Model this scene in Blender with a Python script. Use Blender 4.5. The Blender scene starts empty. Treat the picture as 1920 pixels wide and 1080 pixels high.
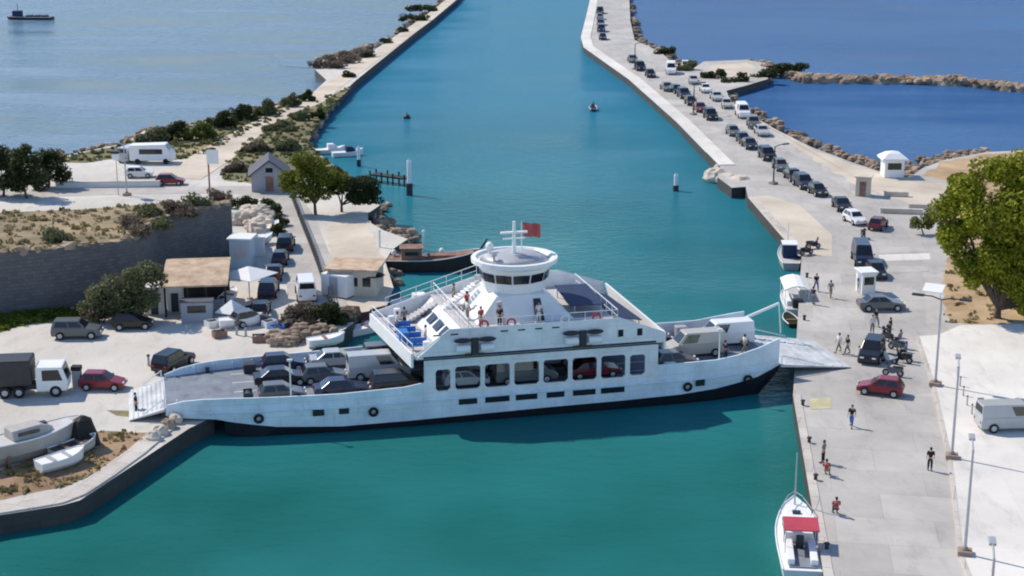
import bpy, bmesh, math, random
from mathutils import Vector, Matrix
R = random.Random(7)
sc = bpy.context.scene
col = sc.collection
PI = math.pi

# ------------------------------------------------------------------ camera
FPX, CAMH = 3000.0, 44.8
PITCH = math.atan(840 / 3000)
SP, CP = math.sin(PITCH), math.cos(PITCH)

def G(x, y, z=1.4):
    """pixel of the 1920x1080 photograph -> the point of the world at height z"""
    dx, dy = (x - 960) / FPX, -(y - 540) / FPX
    d = (dx, dy * SP + CP, dy * CP - SP)
    t = (z - CAMH) / d[2]
    return Vector((d[0] * t, d[1] * t, z))

def G2(pts, z=1.4):
    return [G(x, y, z).to_2d() for x, y in pts]

cam_d = bpy.data.cameras.new('camera'); cam = bpy.data.objects.new('camera', cam_d); col.objects.link(cam)
cam.location = (0, 0, CAMH); cam.rotation_euler = (PI / 2 - PITCH, 0, 0)
cam_d.sensor_width = 36; cam_d.lens = FPX / 1920 * 36; cam_d.clip_end = 9000; cam_d.clip_start = 1
sc.camera = cam

# ------------------------------------------------------------------ materials
def nodes(name):
    m = bpy.data.materials.new(name); m.use_nodes = True
    nt = m.node_tree; b = nt.nodes['Principled BSDF']
    return m, nt, b

def lk(nt, a, b): nt.links.new(a, b)

def mat(name, c, rough=.7, var=.12, scale=.8, bump=0., bscale=6., metal=0., spec=.4, c2=None, island=0., stain=0.):
    m, nt, b = nodes(name)
    tc = nt.nodes.new('ShaderNodeTexCoord')
    n = nt.nodes.new('ShaderNodeTexNoise'); n.inputs['Scale'].default_value = scale
    n.inputs['Detail'].default_value = 6; n.inputs['Roughness'].default_value = .65
    lk(nt, tc.outputs['Object'], n.inputs['Vector'])
    r = nt.nodes.new('ShaderNodeValToRGB')
    r.color_ramp.elements[0].position = .3; r.color_ramp.elements[1].position = .7
    lo = [max(0, v * (1 - var)) for v in c]; hi = [min(1, v * (1 + var)) for v in (c2 or c)]
    r.color_ramp.elements[0].color = (*lo, 1); r.color_ramp.elements[1].color = (*hi, 1)
    lk(nt, n.outputs['Fac'], r.inputs['Fac'])
    out = r.outputs['Color']
    if island:
        ge = nt.nodes.new('ShaderNodeNewGeometry'); hs = nt.nodes.new('ShaderNodeHueSaturation')
        mr = nt.nodes.new('ShaderNodeMapRange'); mr.inputs['To Min'].default_value = 1 - island; mr.inputs['To Max'].default_value = 1 + island
        lk(nt, ge.outputs['Random Per Island'], mr.inputs['Value']); lk(nt, mr.outputs['Result'], hs.inputs['Value'])
        lk(nt, out, hs.inputs['Color']); out = hs.outputs['Color']
    if stain:
        out = blotch(nt, tc, out, stain)
    lk(nt, out, b.inputs['Base Color'])
    b.inputs['Roughness'].default_value = rough; b.inputs['Metallic'].default_value = metal
    b.inputs['Specular IOR Level'].default_value = spec
    if bump:
        n2 = nt.nodes.new('ShaderNodeTexNoise'); n2.inputs['Scale'].default_value = bscale; n2.inputs['Detail'].default_value = 5
        lk(nt, tc.outputs['Object'], n2.inputs['Vector'])
        bu = nt.nodes.new('ShaderNodeBump'); bu.inputs['Strength'].default_value = bump; bu.inputs['Distance'].default_value = .15
        lk(nt, n2.outputs['Fac'], bu.inputs['Height']); lk(nt, bu.outputs['Normal'], b.inputs['Normal'])
    return m

def blotch(nt, tc, out, amount, scale=.55):
    # oil spots, tyre scuffs and worn patches
    n = nt.nodes.new('ShaderNodeTexNoise'); n.inputs['Scale'].default_value = scale; n.inputs['Detail'].default_value = 7; n.inputs['Roughness'].default_value = .72
    mp = nt.nodes.new('ShaderNodeMapping'); mp.inputs['Scale'].default_value = (1.6, .55, 1); mp.inputs['Rotation'].default_value = (0, 0, .12)
    lk(nt, tc.outputs['Object'], mp.inputs['Vector']); lk(nt, mp.outputs['Vector'], n.inputs['Vector'])
    mr = nt.nodes.new('ShaderNodeMapRange'); mr.inputs['From Min'].default_value = .52; mr.inputs['From Max'].default_value = .68; mr.inputs['To Min'].default_value = 1; mr.inputs['To Max'].default_value = 1 - amount
    lk(nt, n.outputs['Fac'], mr.inputs['Value'])
    hs = nt.nodes.new('ShaderNodeHueSaturation'); lk(nt, mr.outputs['Result'], hs.inputs['Value']); lk(nt, out, hs.inputs['Color']); return hs.outputs['Color']

def shippaint(name, c, seam, rust):
    # white ship's plate: weld seams, faint dirt, rust that runs down from fittings
    m = slabs(name, c, tuple(v * .965 for v in c), seam, 3.1, 1.15, 0, .42, .018, .5, True); nt = m.node_tree; b = nt.nodes['Principled BSDF']
    tc = nt.nodes['Texture Coordinate']; src = b.inputs['Base Color'].links[0].from_socket
    n = nt.nodes.new('ShaderNodeTexNoise'); n.inputs['Scale'].default_value = 1.0; n.inputs['Detail'].default_value = 6; n.inputs['Roughness'].default_value = .7
    mp = nt.nodes.new('ShaderNodeMapping'); mp.inputs['Scale'].default_value = (2.2, 2.2, .22); lk(nt, tc.outputs['Object'], mp.inputs['Vector']); lk(nt, mp.outputs['Vector'], n.inputs['Vector'])
    mr = nt.nodes.new('ShaderNodeMapRange'); mr.inputs['From Min'].default_value = .60; mr.inputs['From Max'].default_value = .76; mr.inputs['To Max'].default_value = .55; lk(nt, n.outputs['Fac'], mr.inputs['Value'])
    mx = nt.nodes.new('ShaderNodeMix'); mx.data_type = 'RGBA'; lk(nt, mr.outputs['Result'], mx.inputs['Factor']); lk(nt, src, mx.inputs[6]); mx.inputs[7].default_value = (*rust, 1)
    lk(nt, mx.outputs[2], b.inputs['Base Color']); return m

def water(name, ca, cb, rough=.12, scale=.02, bump=.42, far=None, refl=.3):
    m, nt, b = nodes(name)
    tc = nt.nodes.new('ShaderNodeTexCoord')
    n = nt.nodes.new('ShaderNodeTexNoise'); n.inputs['Scale'].default_value = scale; n.inputs['Detail'].default_value = 4
    lk(nt, tc.outputs['Object'], n.inputs['Vector'])
    r = nt.nodes.new('ShaderNodeValToRGB'); r.color_ramp.elements[0].position = .35; r.color_ramp.elements[1].position = .65
    r.color_ramp.elements[0].color = (*ca, 1); r.color_ramp.elements[1].color = (*cb, 1)
    lk(nt, n.outputs['Fac'], r.inputs['Fac']); out = r.outputs['Color']
    if far:                       # base colour turns lighter blue up the channel, painting in the sky's reflection
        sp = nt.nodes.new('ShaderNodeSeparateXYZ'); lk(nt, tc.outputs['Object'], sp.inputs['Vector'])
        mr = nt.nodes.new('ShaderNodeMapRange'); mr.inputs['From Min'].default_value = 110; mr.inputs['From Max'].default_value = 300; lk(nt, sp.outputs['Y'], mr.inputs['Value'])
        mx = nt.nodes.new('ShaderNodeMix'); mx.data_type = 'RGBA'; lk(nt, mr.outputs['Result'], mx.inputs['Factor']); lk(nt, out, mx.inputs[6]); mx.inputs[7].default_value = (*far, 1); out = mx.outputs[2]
    # scattered light from the turbid water under a thin fresnel reflection of wind-roughened water
    df = nt.nodes.new('ShaderNodeBsdfDiffuse'); gl = nt.nodes.new('ShaderNodeBsdfGlossy'); fr = nt.nodes.new('ShaderNodeFresnel'); ml = nt.nodes.new('ShaderNodeMath'); ml.operation = 'MULTIPLY'; ms = nt.nodes.new('ShaderNodeMixShader')
    lk(nt, out, df.inputs['Color']); gl.inputs['Roughness'].default_value = rough; fr.inputs['IOR'].default_value = 1.33; ml.inputs[1].default_value = refl
    lk(nt, fr.outputs['Fac'], ml.inputs[0]); lk(nt, ml.outputs['Value'], ms.inputs['Fac']); lk(nt, df.outputs['BSDF'], ms.inputs[1]); lk(nt, gl.outputs['BSDF'], ms.inputs[2])
    lk(nt, ms.outputs['Shader'], nt.nodes['Material Output'].inputs['Surface'])
    # cat's paws: patches of smoother and of ruffled water
    wn = nt.nodes.new('ShaderNodeTexNoise'); wn.inputs['Scale'].default_value = .035; wn.inputs['Detail'].default_value = 5; wn.inputs['Roughness'].default_value = .6
    wm = nt.nodes.new('ShaderNodeMapping'); wm.inputs['Scale'].default_value = (.5, 1.6, 1); wm.inputs['Rotation'].default_value = (0, 0, .35)
    lk(nt, tc.outputs['Object'], wm.inputs['Vector']); lk(nt, wm.outputs['Vector'], wn.inputs['Vector'])
    wr = nt.nodes.new('ShaderNodeMapRange'); wr.inputs['From Min'].default_value = .35; wr.inputs['From Max'].default_value = .65; wr.inputs['To Min'].default_value = rough * .5; wr.inputs['To Max'].default_value = rough * 2.4
    lk(nt, wn.outputs['Fac'], wr.inputs['Value']); lk(nt, wr.outputs['Result'], gl.inputs['Roughness'])
    wf = nt.nodes.new('ShaderNodeMapRange'); wf.inputs['From Min'].default_value = .35; wf.inputs['From Max'].default_value = .65; wf.inputs['To Min'].default_value = refl * .8; wf.inputs['To Max'].default_value = refl * 1.25
    lk(nt, wn.outputs['Fac'], wf.inputs['Value']); lk(nt, wf.outputs['Result'], ml.inputs[1])
    mp = nt.nodes.new('ShaderNodeMapping'); mp.inputs['Scale'].default_value = (.55, 1.1, 1); mp.inputs['Rotation'].default_value = (0, 0, .5)
    lk(nt, tc.outputs['Object'], mp.inputs['Vector'])
    n2 = nt.nodes.new('ShaderNodeTexNoise'); n2.inputs['Scale'].default_value = .9; n2.inputs['Detail'].default_value = 5; n2.inputs['Roughness'].default_value = .6
    lk(nt, mp.outputs['Vector'], n2.inputs['Vector'])
    bu = nt.nodes.new('ShaderNodeBump'); bu.inputs['Strength'].default_value = bump; bu.inputs['Distance'].default_value = 1.0
    lk(nt, n2.outputs['Fac'], bu.inputs['Height']); lk(nt, bu.outputs['Normal'], gl.inputs['Normal']); lk(nt, bu.outputs['Normal'], fr.inputs['Normal'])
    return m

def slabs(name, c1, c2, mortar, sx, sy, rot=0., rough=.85, msize=.02, big=.08, upright=False):
    """concrete / stone laid in slabs or courses"""
    m, nt, b = nodes(name)
    tc = nt.nodes.new('ShaderNodeTexCoord'); mp = nt.nodes.new('ShaderNodeMapping'); mp.inputs['Rotation'].default_value = (0, 0, rot)
    lk(nt, tc.outputs['Object'], mp.inputs['Vector'])
    br = nt.nodes.new('ShaderNodeTexBrick')
    br.inputs['Color1'].default_value = (*c1, 1); br.inputs['Color2'].default_value = (*c2, 1); br.inputs['Mortar'].default_value = (*mortar, 1)
    br.inputs['Scale'].default_value = 1; br.inputs['Brick Width'].default_value = sx; br.inputs['Row Height'].default_value = sy
    br.inputs['Mortar Size'].default_value = msize; br.inputs['Mortar Smooth'].default_value = .4
    if upright:                  # courses run along the wall and stack in height
        sp = nt.nodes.new('ShaderNodeSeparateXYZ'); cb = nt.nodes.new('ShaderNodeCombineXYZ'); ad = nt.nodes.new('ShaderNodeMath'); ad.operation = 'ADD'
        lk(nt, tc.outputs['Object'], sp.inputs['Vector']); lk(nt, sp.outputs['X'], ad.inputs[0]); lk(nt, sp.outputs['Y'], ad.inputs[1])
        lk(nt, ad.outputs['Value'], cb.inputs['X']); lk(nt, sp.outputs['Z'], cb.inputs['Y']); lk(nt, cb.outputs['Vector'], br.inputs['Vector'])
    else: lk(nt, mp.outputs['Vector'], br.inputs['Vector'])
    n = nt.nodes.new('ShaderNodeTexNoise'); n.inputs['Scale'].default_value = big; n.inputs['Detail'].default_value = 8; n.inputs['Roughness'].default_value = .7
    lk(nt, tc.outputs['Object'], n.inputs['Vector'])
    mr = nt.nodes.new('ShaderNodeMapRange'); mr.inputs['From Min'].default_value = .3; mr.inputs['From Max'].default_value = .7
    mr.inputs['To Min'].default_value = .78; mr.inputs['To Max'].default_value = 1.12
    lk(nt, n.outputs['Fac'], mr.inputs['Value'])
    hs = nt.nodes.new('ShaderNodeHueSaturation'); lk(nt, mr.outputs['Result'], hs.inputs['Value']); lk(nt, br.outputs['Color'], hs.inputs['Color'])
    lk(nt, hs.outputs['Color'] if upright else blotch(nt, tc, hs.outputs['Color'], .16), b.inputs['Base Color']); b.inputs['Roughness'].default_value = rough
    return m

M = {}
M['white'] = mat('white_paint', (.80, .80, .79), .45, .05, .5)
M['hullpaint'] = None
M['hullpaint'] = shippaint('ferry_white_paint', (.70, .80, .87), (.50, .58, .64), (.36, .27, .20))
M['upperpaint'] = shippaint('superstructure_white_paint', (.80, .82, .84), (.60, .62, .65), (.45, .36, .29))
M['ramp'] = mat('pale_ramp_steel', (.46, .48, .50), .7, .2, .5, c2=(.58, .60, .61), stain=.25)
M['hullblack'] = mat('black_antifouling', (.012, .013, .018), .5, .3, .6)
M['deckblue'] = mat('ferry_deck_paint', (.20, .225, .26), .7, .25, .5, stain=.3)
M['deckgrey'] = mat('ferry_upper_deck_paint', (.52, .50, .50), .7, .12, .6)
M['darkglass'] = mat('dark_glass', (.015, .017, .022), .12, .2, 1, spec=.6)
M['black'] = mat('black_rubber', (.012, .012, .013), .7, .2, 2)
M['dark'] = mat('dark_metal', (.035, .035, .04), .5, .2, 2)
M['steel'] = mat('galvanised_steel', (.45, .45, .46), .45, .1, 1, metal=.3)
M['rust'] = mat('weathered_post_base', (.30, .22, .18), .9, .25, 2)
M['bluebench'] = mat('blue_plastic', (.03, .17, .50), .5, .1, 1)
M['navy'] = mat('navy_canvas', (.018, .035, .09), .75, .2, 1)
M['red'] = mat('red_canvas', (.45, .05, .08), .75, .12, 1)
M['flag'] = mat('faded_red_flag', (.42, .10, .10), .8, .2, 1)
M['yellow'] = mat('worn_yellow_paint', (.52, .47, .28), .8, .2, .8)
M['concrete'] = slabs('quay_concrete', (.52, .49, .45), (.43, .405, .372), (.34, .32, .298), 6.5, 4.2, .15, big=.12)
M['plaza'] = slabs('pale_plaza_concrete', (.75, .71, .645), (.70, .665, .605), (.63, .595, .545), 6, 6, .1, big=.06)
M['road'] = mat('worn_asphalt', (.39, .37, .345), .9, .14, .12, .2, 4, c2=(.46, .44, .41), stain=.22)
M['sandlot'] = mat('pale_gravel_lot', (.545, .51, .455), .95, .10, .08, .3, 3, c2=(.61, .575, .52), stain=.15)
M['track'] = mat('cream_dirt_track', (.54, .46, .36), .95, .14, .15, .3, 2, c2=(.62, .54, .44))
M['cream'] = mat('cream_sand', (.53, .45, .355), .95, .14, .12, .3, 2, c2=(.60, .53, .43))
M['soil'] = mat('brown_soil', (.23, .145, .09), .95, .3, .25, .5, 3, c2=(.33, .22, .13))
M['orange_soil'] = mat('ochre_soil', (.38, .24, .12), .95, .25, .2, .5, 2, c2=(.45, .33, .2))
M['scrub'] = mat('dry_scrub_ground', (.11, .11, .045), .95, .35, .18, .6, 2, c2=(.25, .21, .11))
M['greengrass'] = mat('green_grass_ground', (.19, .19, .03), .95, .3, .2, .6, 3, c2=(.34, .30, .06))
M['drytop'] = mat('dry_grass_on_rampart', (.15, .12, .065), .95, .3, .12, .6, 2, c2=(.34, .26, .16))
M['kerb'] = slabs('kerb_stone', (.60, .55, .49), (.53, .48, .43), (.38, .35, .31), 2.2, 2.2, .3, big=.3, msize=.05)
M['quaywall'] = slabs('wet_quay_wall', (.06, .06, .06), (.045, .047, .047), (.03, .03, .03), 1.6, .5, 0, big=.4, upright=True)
M['fort'] = slabs('rampart_stone', (.15, .145, .15), (.115, .11, .115), (.095, .092, .096), .75, .36, 0, big=.35, upright=True, msize=.035)
M['rock'] = mat('breakwater_rock', (.22, .155, .11), .95, .35, .4, .6, 1.5, c2=(.34, .26, .19), island=.25)
M['palerock'] = mat('pale_boulder', (.52, .44, .35), .95, .2, .4, .6, 1.2, c2=(.62, .54, .45), island=.15)
M['bark'] = mat('bark', (.10, .08, .06), .95, .3, 2, .5, 8)
def leaf(n, c, c2):
    m = mat(n, c, .6, .25, .35, spec=.25, c2=c2, island=.3); nt = m.node_tree; b = nt.nodes['Principled BSDF']
    tr = nt.nodes.new('ShaderNodeBsdfTranslucent'); mx = nt.nodes.new('ShaderNodeMixShader'); mx.inputs['Fac'].default_value = .38
    lk(nt, b.inputs['Base Color'].links[0].from_socket, tr.inputs['Color']); lk(nt, b.outputs['BSDF'], mx.inputs[1]); lk(nt, tr.outputs['BSDF'], mx.inputs[2])
    lk(nt, mx.outputs['Shader'], nt.nodes['Material Output'].inputs['Surface']); return m
M['leaf_pine'] = leaf('yellow_green_leaves', (.14, .17, .014), (.30, .31, .022))
M['leaf_mid'] = leaf('mid_green_leaves', (.085, .115, .016), (.19, .21, .022))
M['leaf_dark'] = leaf('dark_green_leaves', (.030, .045, .014), (.06, .075, .022))
M['leaf_olive'] = leaf('olive_leaves', (.115, .125, .055), (.17, .18, .085))
M['leaf_green'] = leaf('green_leaves', (.075, .105, .02), (.14, .17, .03))
M['leaf_dry'] = leaf('dry_brown_twigs', (.13, .10, .075), (.22, .17, .12))
M['leaf_straw'] = leaf('straw_grass', (.20, .17, .075), (.34, .28, .15))
M['rooftile'] = mat('tan_reed_roof', (.46, .32, .21), .9, .25, .8, .5, 6, c2=(.56, .42, .30))
M['wood'] = mat('weathered_wood', (.20, .10, .075), .8, .25, .8, .3, 4, c2=(.29, .17, .13))
M['darkwood'] = mat('dark_tarred_wood', (.03, .025, .022), .7, .3, .8)
M['slate'] = mat('slate_roof', (.10, .10, .125), .8, .2, .8, .3, 6)
M['greywall'] = mat('grey_plaster', (.36, .37, .40), .9, .1, .5)
M['whitewall'] = mat('white_plaster', (.76, .75, .73), .9, .06, .5)
M['bluewall'] = mat('pale_blue_panel', (.42, .50, .56), .7, .08, .5)
M['canvas'] = mat('white_canvas', (.78, .77, .75), .85, .05, .8)
M['grp'] = mat('white_boat_hull', (.78, .79, .79), .3, .05, .6)
M['greyhull'] = mat('weathered_grey_hull', (.42, .39, .36), .7, .18, .6)
M['beigehull'] = mat('beige_truck_panel', (.42, .38, .34), .6, .1, .8)
M['skin'] = mat('skin', (.50, .31, .22), .6, .08, 5)
M['hair'] = mat('dark_hair', (.02, .015, .012), .8, .2, 9)
CLOTH = {k: mat('cloth_' + k, c, .9, .12, 4) for k, c in dict(black=(.018, .018, .022), navy=(.02, .03, .08), white=(.72, .72, .7), red=(.40, .05, .06), grey=(.18, .18, .19), khaki=(.25, .2, .13), blue=(.06, .15, .38)).items()}
PAINT = {k: mat('paint_' + k, c, .25, .06, .8, spec=.6) for k, c in dict(black=(.012, .012, .015), navy=(.018, .024, .055), grey=(.12, .125, .13), silver=(.42, .43, .44), white=(.76, .76, .75), red=(.22, .012, .022), maroon=(.13, .02, .03), beige=(.45, .42, .37), blue=(.08, .16, .33), cream=(.6, .56, .5)).items()}
M['lamp'] = mat('clear_headlamp', (.75, .75, .72), .2, .05, 2)
M['tail'] = mat('red_tail_lamp', (.35, .01, .01), .3, .05, 2)

# ------------------------------------------------------------------ mesh helpers
class MB:
    def __init__(s): s.v, s.f = [], []
    def add(s, vs, fs):
        n = len(s.v); s.v += [tuple(v) for v in vs]; s.f += [tuple(i + n for i in f) for f in fs]; return s
    def bx(s, x0, x1, y0, y1, z0, z1, rz=0, c=None):
        vs = [(x, y, z) for z in (z0, z1) for x, y in ((x0, y0), (x1, y0), (x1, y1), (x0, y1))]
        if rz:
            cx, cy = c or ((x0 + x1) / 2, (y0 + y1) / 2); ca, sa = math.cos(rz), math.sin(rz)
            vs = [(cx + (x - cx) * ca - (y - cy) * sa, cy + (x - cx) * sa + (y - cy) * ca, z) for x, y, z in vs]
        return s.add(vs, [(3, 2, 1, 0), (4, 5, 6, 7), (0, 1, 5, 4), (1, 2, 6, 5), (2, 3, 7, 6), (3, 0, 4, 7)])
    def cyl(s, p, q, r0, r1=None, n=10):
        r1 = r0 if r1 is None else r1
        p, q = Vector(p), Vector(q); d = (q - p)
        u = d.orthogonal().normalized(); w = d.normalized().cross(u)
        vs = [c + (u * math.cos(2 * PI * i / n) + w * math.sin(2 * PI * i / n)) * r for c, r in ((p, r0), (q, r1)) for i in range(n)]
        fs = [(i, (i + 1) % n, n + (i + 1) % n, n + i) for i in range(n)] + [tuple(range(n - 1, -1, -1)), tuple(range(n, 2 * n))]
        return s.add(vs, fs)
    def tube(s, pts, r, n=6):
        for a, b in zip(pts, pts[1:]): s.cyl(a, b, r, r, n)
        return s
    def loft(s, rings, cap=True):
        n = len(rings[0]); vs = [v for r in rings for v in r]; fs = []
        for k in range(len(rings) - 1):
            for i in range(n):
                j = (i + 1) % n; fs.append((k * n + i, k * n + j, (k + 1) * n + j, (k + 1) * n + i))
        if cap: fs += [tuple(range(n - 1, -1, -1)), tuple((len(rings) - 1) * n + i for i in range(n))]
        return s.add(vs, fs)
    def prism(s, poly, z0, z1):
        return s.loft([[(p[0], p[1], z0) for p in poly], [(p[0], p[1], z1) for p in poly]])
    def exy(s, prof, y0, y1):           # profile in x,z pulled along y
        return s.loft([[(x, y0, z) for x, z in prof], [(x, y1, z) for x, z in prof]])
    def ell(s, c, r, nu=12, nv=7, jit=0, rnd=None):
        rings = []
        for j in range(nv + 1):
            t = PI * j / nv; rings.append([])
            for i in range(nu):
                a = 2 * PI * i / nu; k = 1 + (rnd.uniform(-jit, jit) if jit and 0 < j < nv else 0)
                rings[-1].append((c[0] + r[0] * k * max(.02, math.sin(t)) * math.cos(a), c[1] + r[1] * k * max(.02, math.sin(t)) * math.sin(a), c[2] - r[2] * k * math.cos(t)))
        return s.loft(rings)
    def build(s, name, m, parent=None, smooth=False, bevel=0., tri=False, loc=None):
        me = bpy.data.meshes.new(name); me.from_pydata(s.v, [], s.f); me.update()
        bm = bmesh.new(); bm.from_mesh(me)
        bmesh.ops.recalc_face_normals(bm, faces=bm.faces[:])
        if bevel:
            es = [e for e in bm.edges if len(e.link_faces) == 2 and e.calc_face_angle(0) > .45]
            bmesh.ops.bevel(bm, geom=es, offset=bevel, segments=2, profile=.5, affect='EDGES', clamp_overlap=True)
        if tri: bmesh.ops.triangulate(bm, faces=[f for f in bm.faces if len(f.verts) > 4])
        bm.to_mesh(me); bm.free()
        if smooth:
            for p in me.polygons: p.use_smooth = True
        me.materials.append(m)
        o = bpy.data.objects.new(name, me); col.objects.link(o)
        if parent: o.parent = parent
        if loc: o.location = loc
        return o

def thing(name, label, cat, loc=(0, 0, 0), rz=0, group=None):
    o = bpy.data.objects.new(name, None); col.objects.link(o); o.empty_display_size = .2
    o.location = loc; o.rotation_euler = (0, 0, rz); tag(o, label, cat, group); return o

def tag(o, label=None, cat=None, group=None, kind=None):
    if label: o['label'] = label
    if cat: o['category'] = cat
    if group: o['group'] = group
    if kind: o['kind'] = kind
    return o

def copy_tree(o, parent=None):
    c = o.copy(); col.objects.link(c)
    if parent: c.parent = parent
    for ch in o.children: copy_tree(ch, c)
    return c

def structure(name, mb, m, **k):
    o = mb.build(name, m, None, **k); o['kind'] = 'structure'; return o

def sheet(name, poly, z, m, ragged=0.):
    if ragged:                    # natural ground never ends in a straight line
        rr = random.Random(name); q = []
        for a, c in zip(poly, list(poly[1:]) + [poly[0]]):
            a, c = Vector(a[:2]), Vector(c[:2]); n = max(1, min(60, int((c - a).length / 1.1)))
            for k in range(n): q.append(a.lerp(c, k / n) + Vector((rr.uniform(-1, 1), rr.uniform(-1, 1))) * ragged)
        poly = q
    b = MB(); b.add([(p[0], p[1], z) for p in poly], [tuple(range(len(poly)))])
    me = bpy.data.meshes.new(name); me.from_pydata(b.v, [], b.f); me.update()
    bm = bmesh.new(); bm.from_mesh(me); bmesh.ops.triangulate(bm, faces=bm.faces[:])
    bmesh.ops.recalc_face_normals(bm, faces=bm.faces[:])
    for f in bm.faces:
        if f.normal.z < 0: f.normal_flip()
    bm.to_mesh(me); bm.free(); me.materials.append(m)
    o = bpy.data.objects.new(name, me); col.objects.link(o); o['kind'] = 'structure'; return o

def ribbon(name, path, w, z0, z1, m, kind='structure'):
    """a kerb, path or wall of even width along a polyline"""
    L, Rr = [], []
    for i, p in enumerate(path):
        a = path[max(i - 1, 0)]; b = path[min(i + 1, len(path) - 1)]
        d = (Vector(b[:2]) - Vector(a[:2])).normalized(); n = Vector((-d.y, d.x))
        ww = w[i] if isinstance(w, (list, tuple)) else w
        L.append(Vector(p[:2]) + n * ww / 2); Rr.append(Vector(p[:2]) - n * ww / 2)
    b = MB()
    b.loft([[(l.x, l.y, z0), (l.x, l.y, z1), (r.x, r.y, z1), (r.x, r.y, z0)] for l, r in zip(L, Rr)])
    o = b.build(name, m)
    if kind: o['kind'] = kind
    return o

def facing(ax, ay, bx_, by_, z=1.4):
    """heading on the ground of the direction from pixel a to pixel b"""
    d = G(bx_, by_, z) - G(ax, ay, z); return math.atan2(d.y, d.x)

# ------------------------------------------------------------------ light, sky
SUN_EL, SUN_DIR = math.radians(46), Vector((-.84, .54))     # towards the sun, on the ground
w = bpy.data.worlds.new('World'); sc.world = w; w.use_nodes = True
sk = w.node_tree.nodes.new('ShaderNodeTexSky'); sk.sky_type = 'NISHITA'; sk.sun_disc = False
sk.sun_elevation = SUN_EL; sk.sun_rotation = math.atan2(SUN_DIR.x, SUN_DIR.y)
sk.air_density = .8; sk.dust_density = 0.0; sk.ozone_density = 2.0
bg = w.node_tree.nodes['Background']; w.node_tree.links.new(sk.outputs['Color'], bg.inputs['Color']); bg.inputs['Strength'].default_value = .15
sl = bpy.data.lights.new('sun', 'SUN'); sl.energy = 3.35; sl.angle = math.radians(.5); sl.color = (1, .90, .755)
so = bpy.data.objects.new('sun', sl); col.objects.link(so)
sd = SUN_DIR.normalized() * math.cos(SUN_EL)
so.rotation_euler = Vector((-sd.x, -sd.y, -math.sin(SUN_EL))).to_track_quat('-Z', 'Y').to_euler()
sc.view_settings.view_transform = 'Standard'; sc.view_settings.look = 'None'
sc.view_settings.exposure = 0.42; sc.view_settings.gamma = 1
sc.render.film_transparent = False
sc.cycles.filter_width = 2.0
# ------------------------------------------------------------------ ferry frame (needed by the quay notch)
FO = Vector((-22.1, 115.87)); FZ = .4; FA = math.radians(13.14)
def FL(x, y): return Vector((FO.x + x * math.cos(FA) - y * math.sin(FA), FO.y + x * math.sin(FA) + y * math.cos(FA)))

# ------------------------------------------------------------------ water
lm = [Vector((-38, 60)), Vector((-45, 110))] + G2([(300, 400), (430, 300), (560, 215), (628, 160), (700, 108), (800, 30), (860, -20)], 0) + [Vector((-4, 620)), Vector((90, 1500)), Vector((330, 4500))]
rm = [Vector((60, 60)), Vector((60, 160))] + G2([(1640, 360), (1500, 280), (1380, 205), (1260, 125), (1140, 60), (1148, 0)], 0) + [Vector((42, 620)), Vector((110, 1500)), Vector((340, 4500))]
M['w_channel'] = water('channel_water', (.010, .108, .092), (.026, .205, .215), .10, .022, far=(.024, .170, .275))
M['w_lagoon'] = water('lagoon_water', (.08, .15, .215), (.06, .125, .19), .16, .008, refl=.7)
M['w_sea'] = water('sea_water', (.042, .125, .285), (.030, .095, .24), .12, .012)
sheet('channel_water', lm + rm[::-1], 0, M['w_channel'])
sheet('lagoon_water', [Vector((-3500, 60))] + lm + [Vector((-3500, 4500))], 0, M['w_lagoon'])
sheet('sea_water', [Vector((3500, 4500))] + rm[::-1] + [Vector((3500, 60))], 0, M['w_sea'])
sb = sheet('seabed', [(-4000, -500), (4000, -500), (4000, 5000), (-4000, 5000)], -3.2, M['soil'])

# ------------------------------------------------------------------ land
def land(name, px_poly, top, m, extra=None, wall=None):
    poly = extra if extra else G2(px_poly)
    b = MB(); b.prism([(p[0], p[1]) for p in poly], -3, top - .02)
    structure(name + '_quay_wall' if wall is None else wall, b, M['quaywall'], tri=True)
    sheet(name, poly, top, m)
left_poly = G2([(660, 608), (672, 585), (725, 572), (738, 540), (722, 490), (735, 468), (765, 448), (720, 432), (690, 415), (690, 400), (712, 385), (690, 365), (650, 330), (600, 290), (575, 262), (592, 232), (625, 190), (668, 150), (745, 88), (800, 45), (855, -2), (920, -70),
                (897, -70), (838, 0), (775, 45), (715, 85), (690, 100), (640, 105), (600, 115), (590, 130), (612, 150), (580, 180), (540, 192), (490, 205), (430, 220), (340, 238), (270, 245), (235, 268), (130, 290), (90, 305), (0, 292), (-300, 290), (-300, 1010), (0, 966), (88, 952), (118, 947), (150, 938)]) + [Vector((-24.7, 115.2)), FL(-.75, 2), FL(-.75, 12.2), FL(5.4, 12.2)]
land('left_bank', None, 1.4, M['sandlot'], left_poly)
right_poly = [Vector((15.5, 57))] + G2([(1545, 1080), (1487, 740)]) + G2([(1503, 480), (1440, 412), (1402, 368), (1398, 350), (1372, 352), (1345, 332), (1350, 312), (1270, 228), (1180, 148), (1095, 88), (1090, 70), (1100, 30), (1108, -5), (1118, -70), (1190, -70), (1180, 0), (1182, 40), (1190, 75), (1240, 98), (1262, 120), (1300, 128), (1320, 115), (1400, 112), (1435, 118), (1440, 148), (1400, 160), (1362, 170), (1370, 190), (1400, 210), (1450, 240), (1520, 275), (1600, 305), (1660, 325), (1705, 333), (1730, 315), (1770, 300), (1850, 285), (2200, 270)]) + [Vector((120, 57))]
land('right_bank', None, 1.4, M['concrete'], right_poly)
Z1, Z2, Z3 = 1.406, 1.412, 1.418
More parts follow.
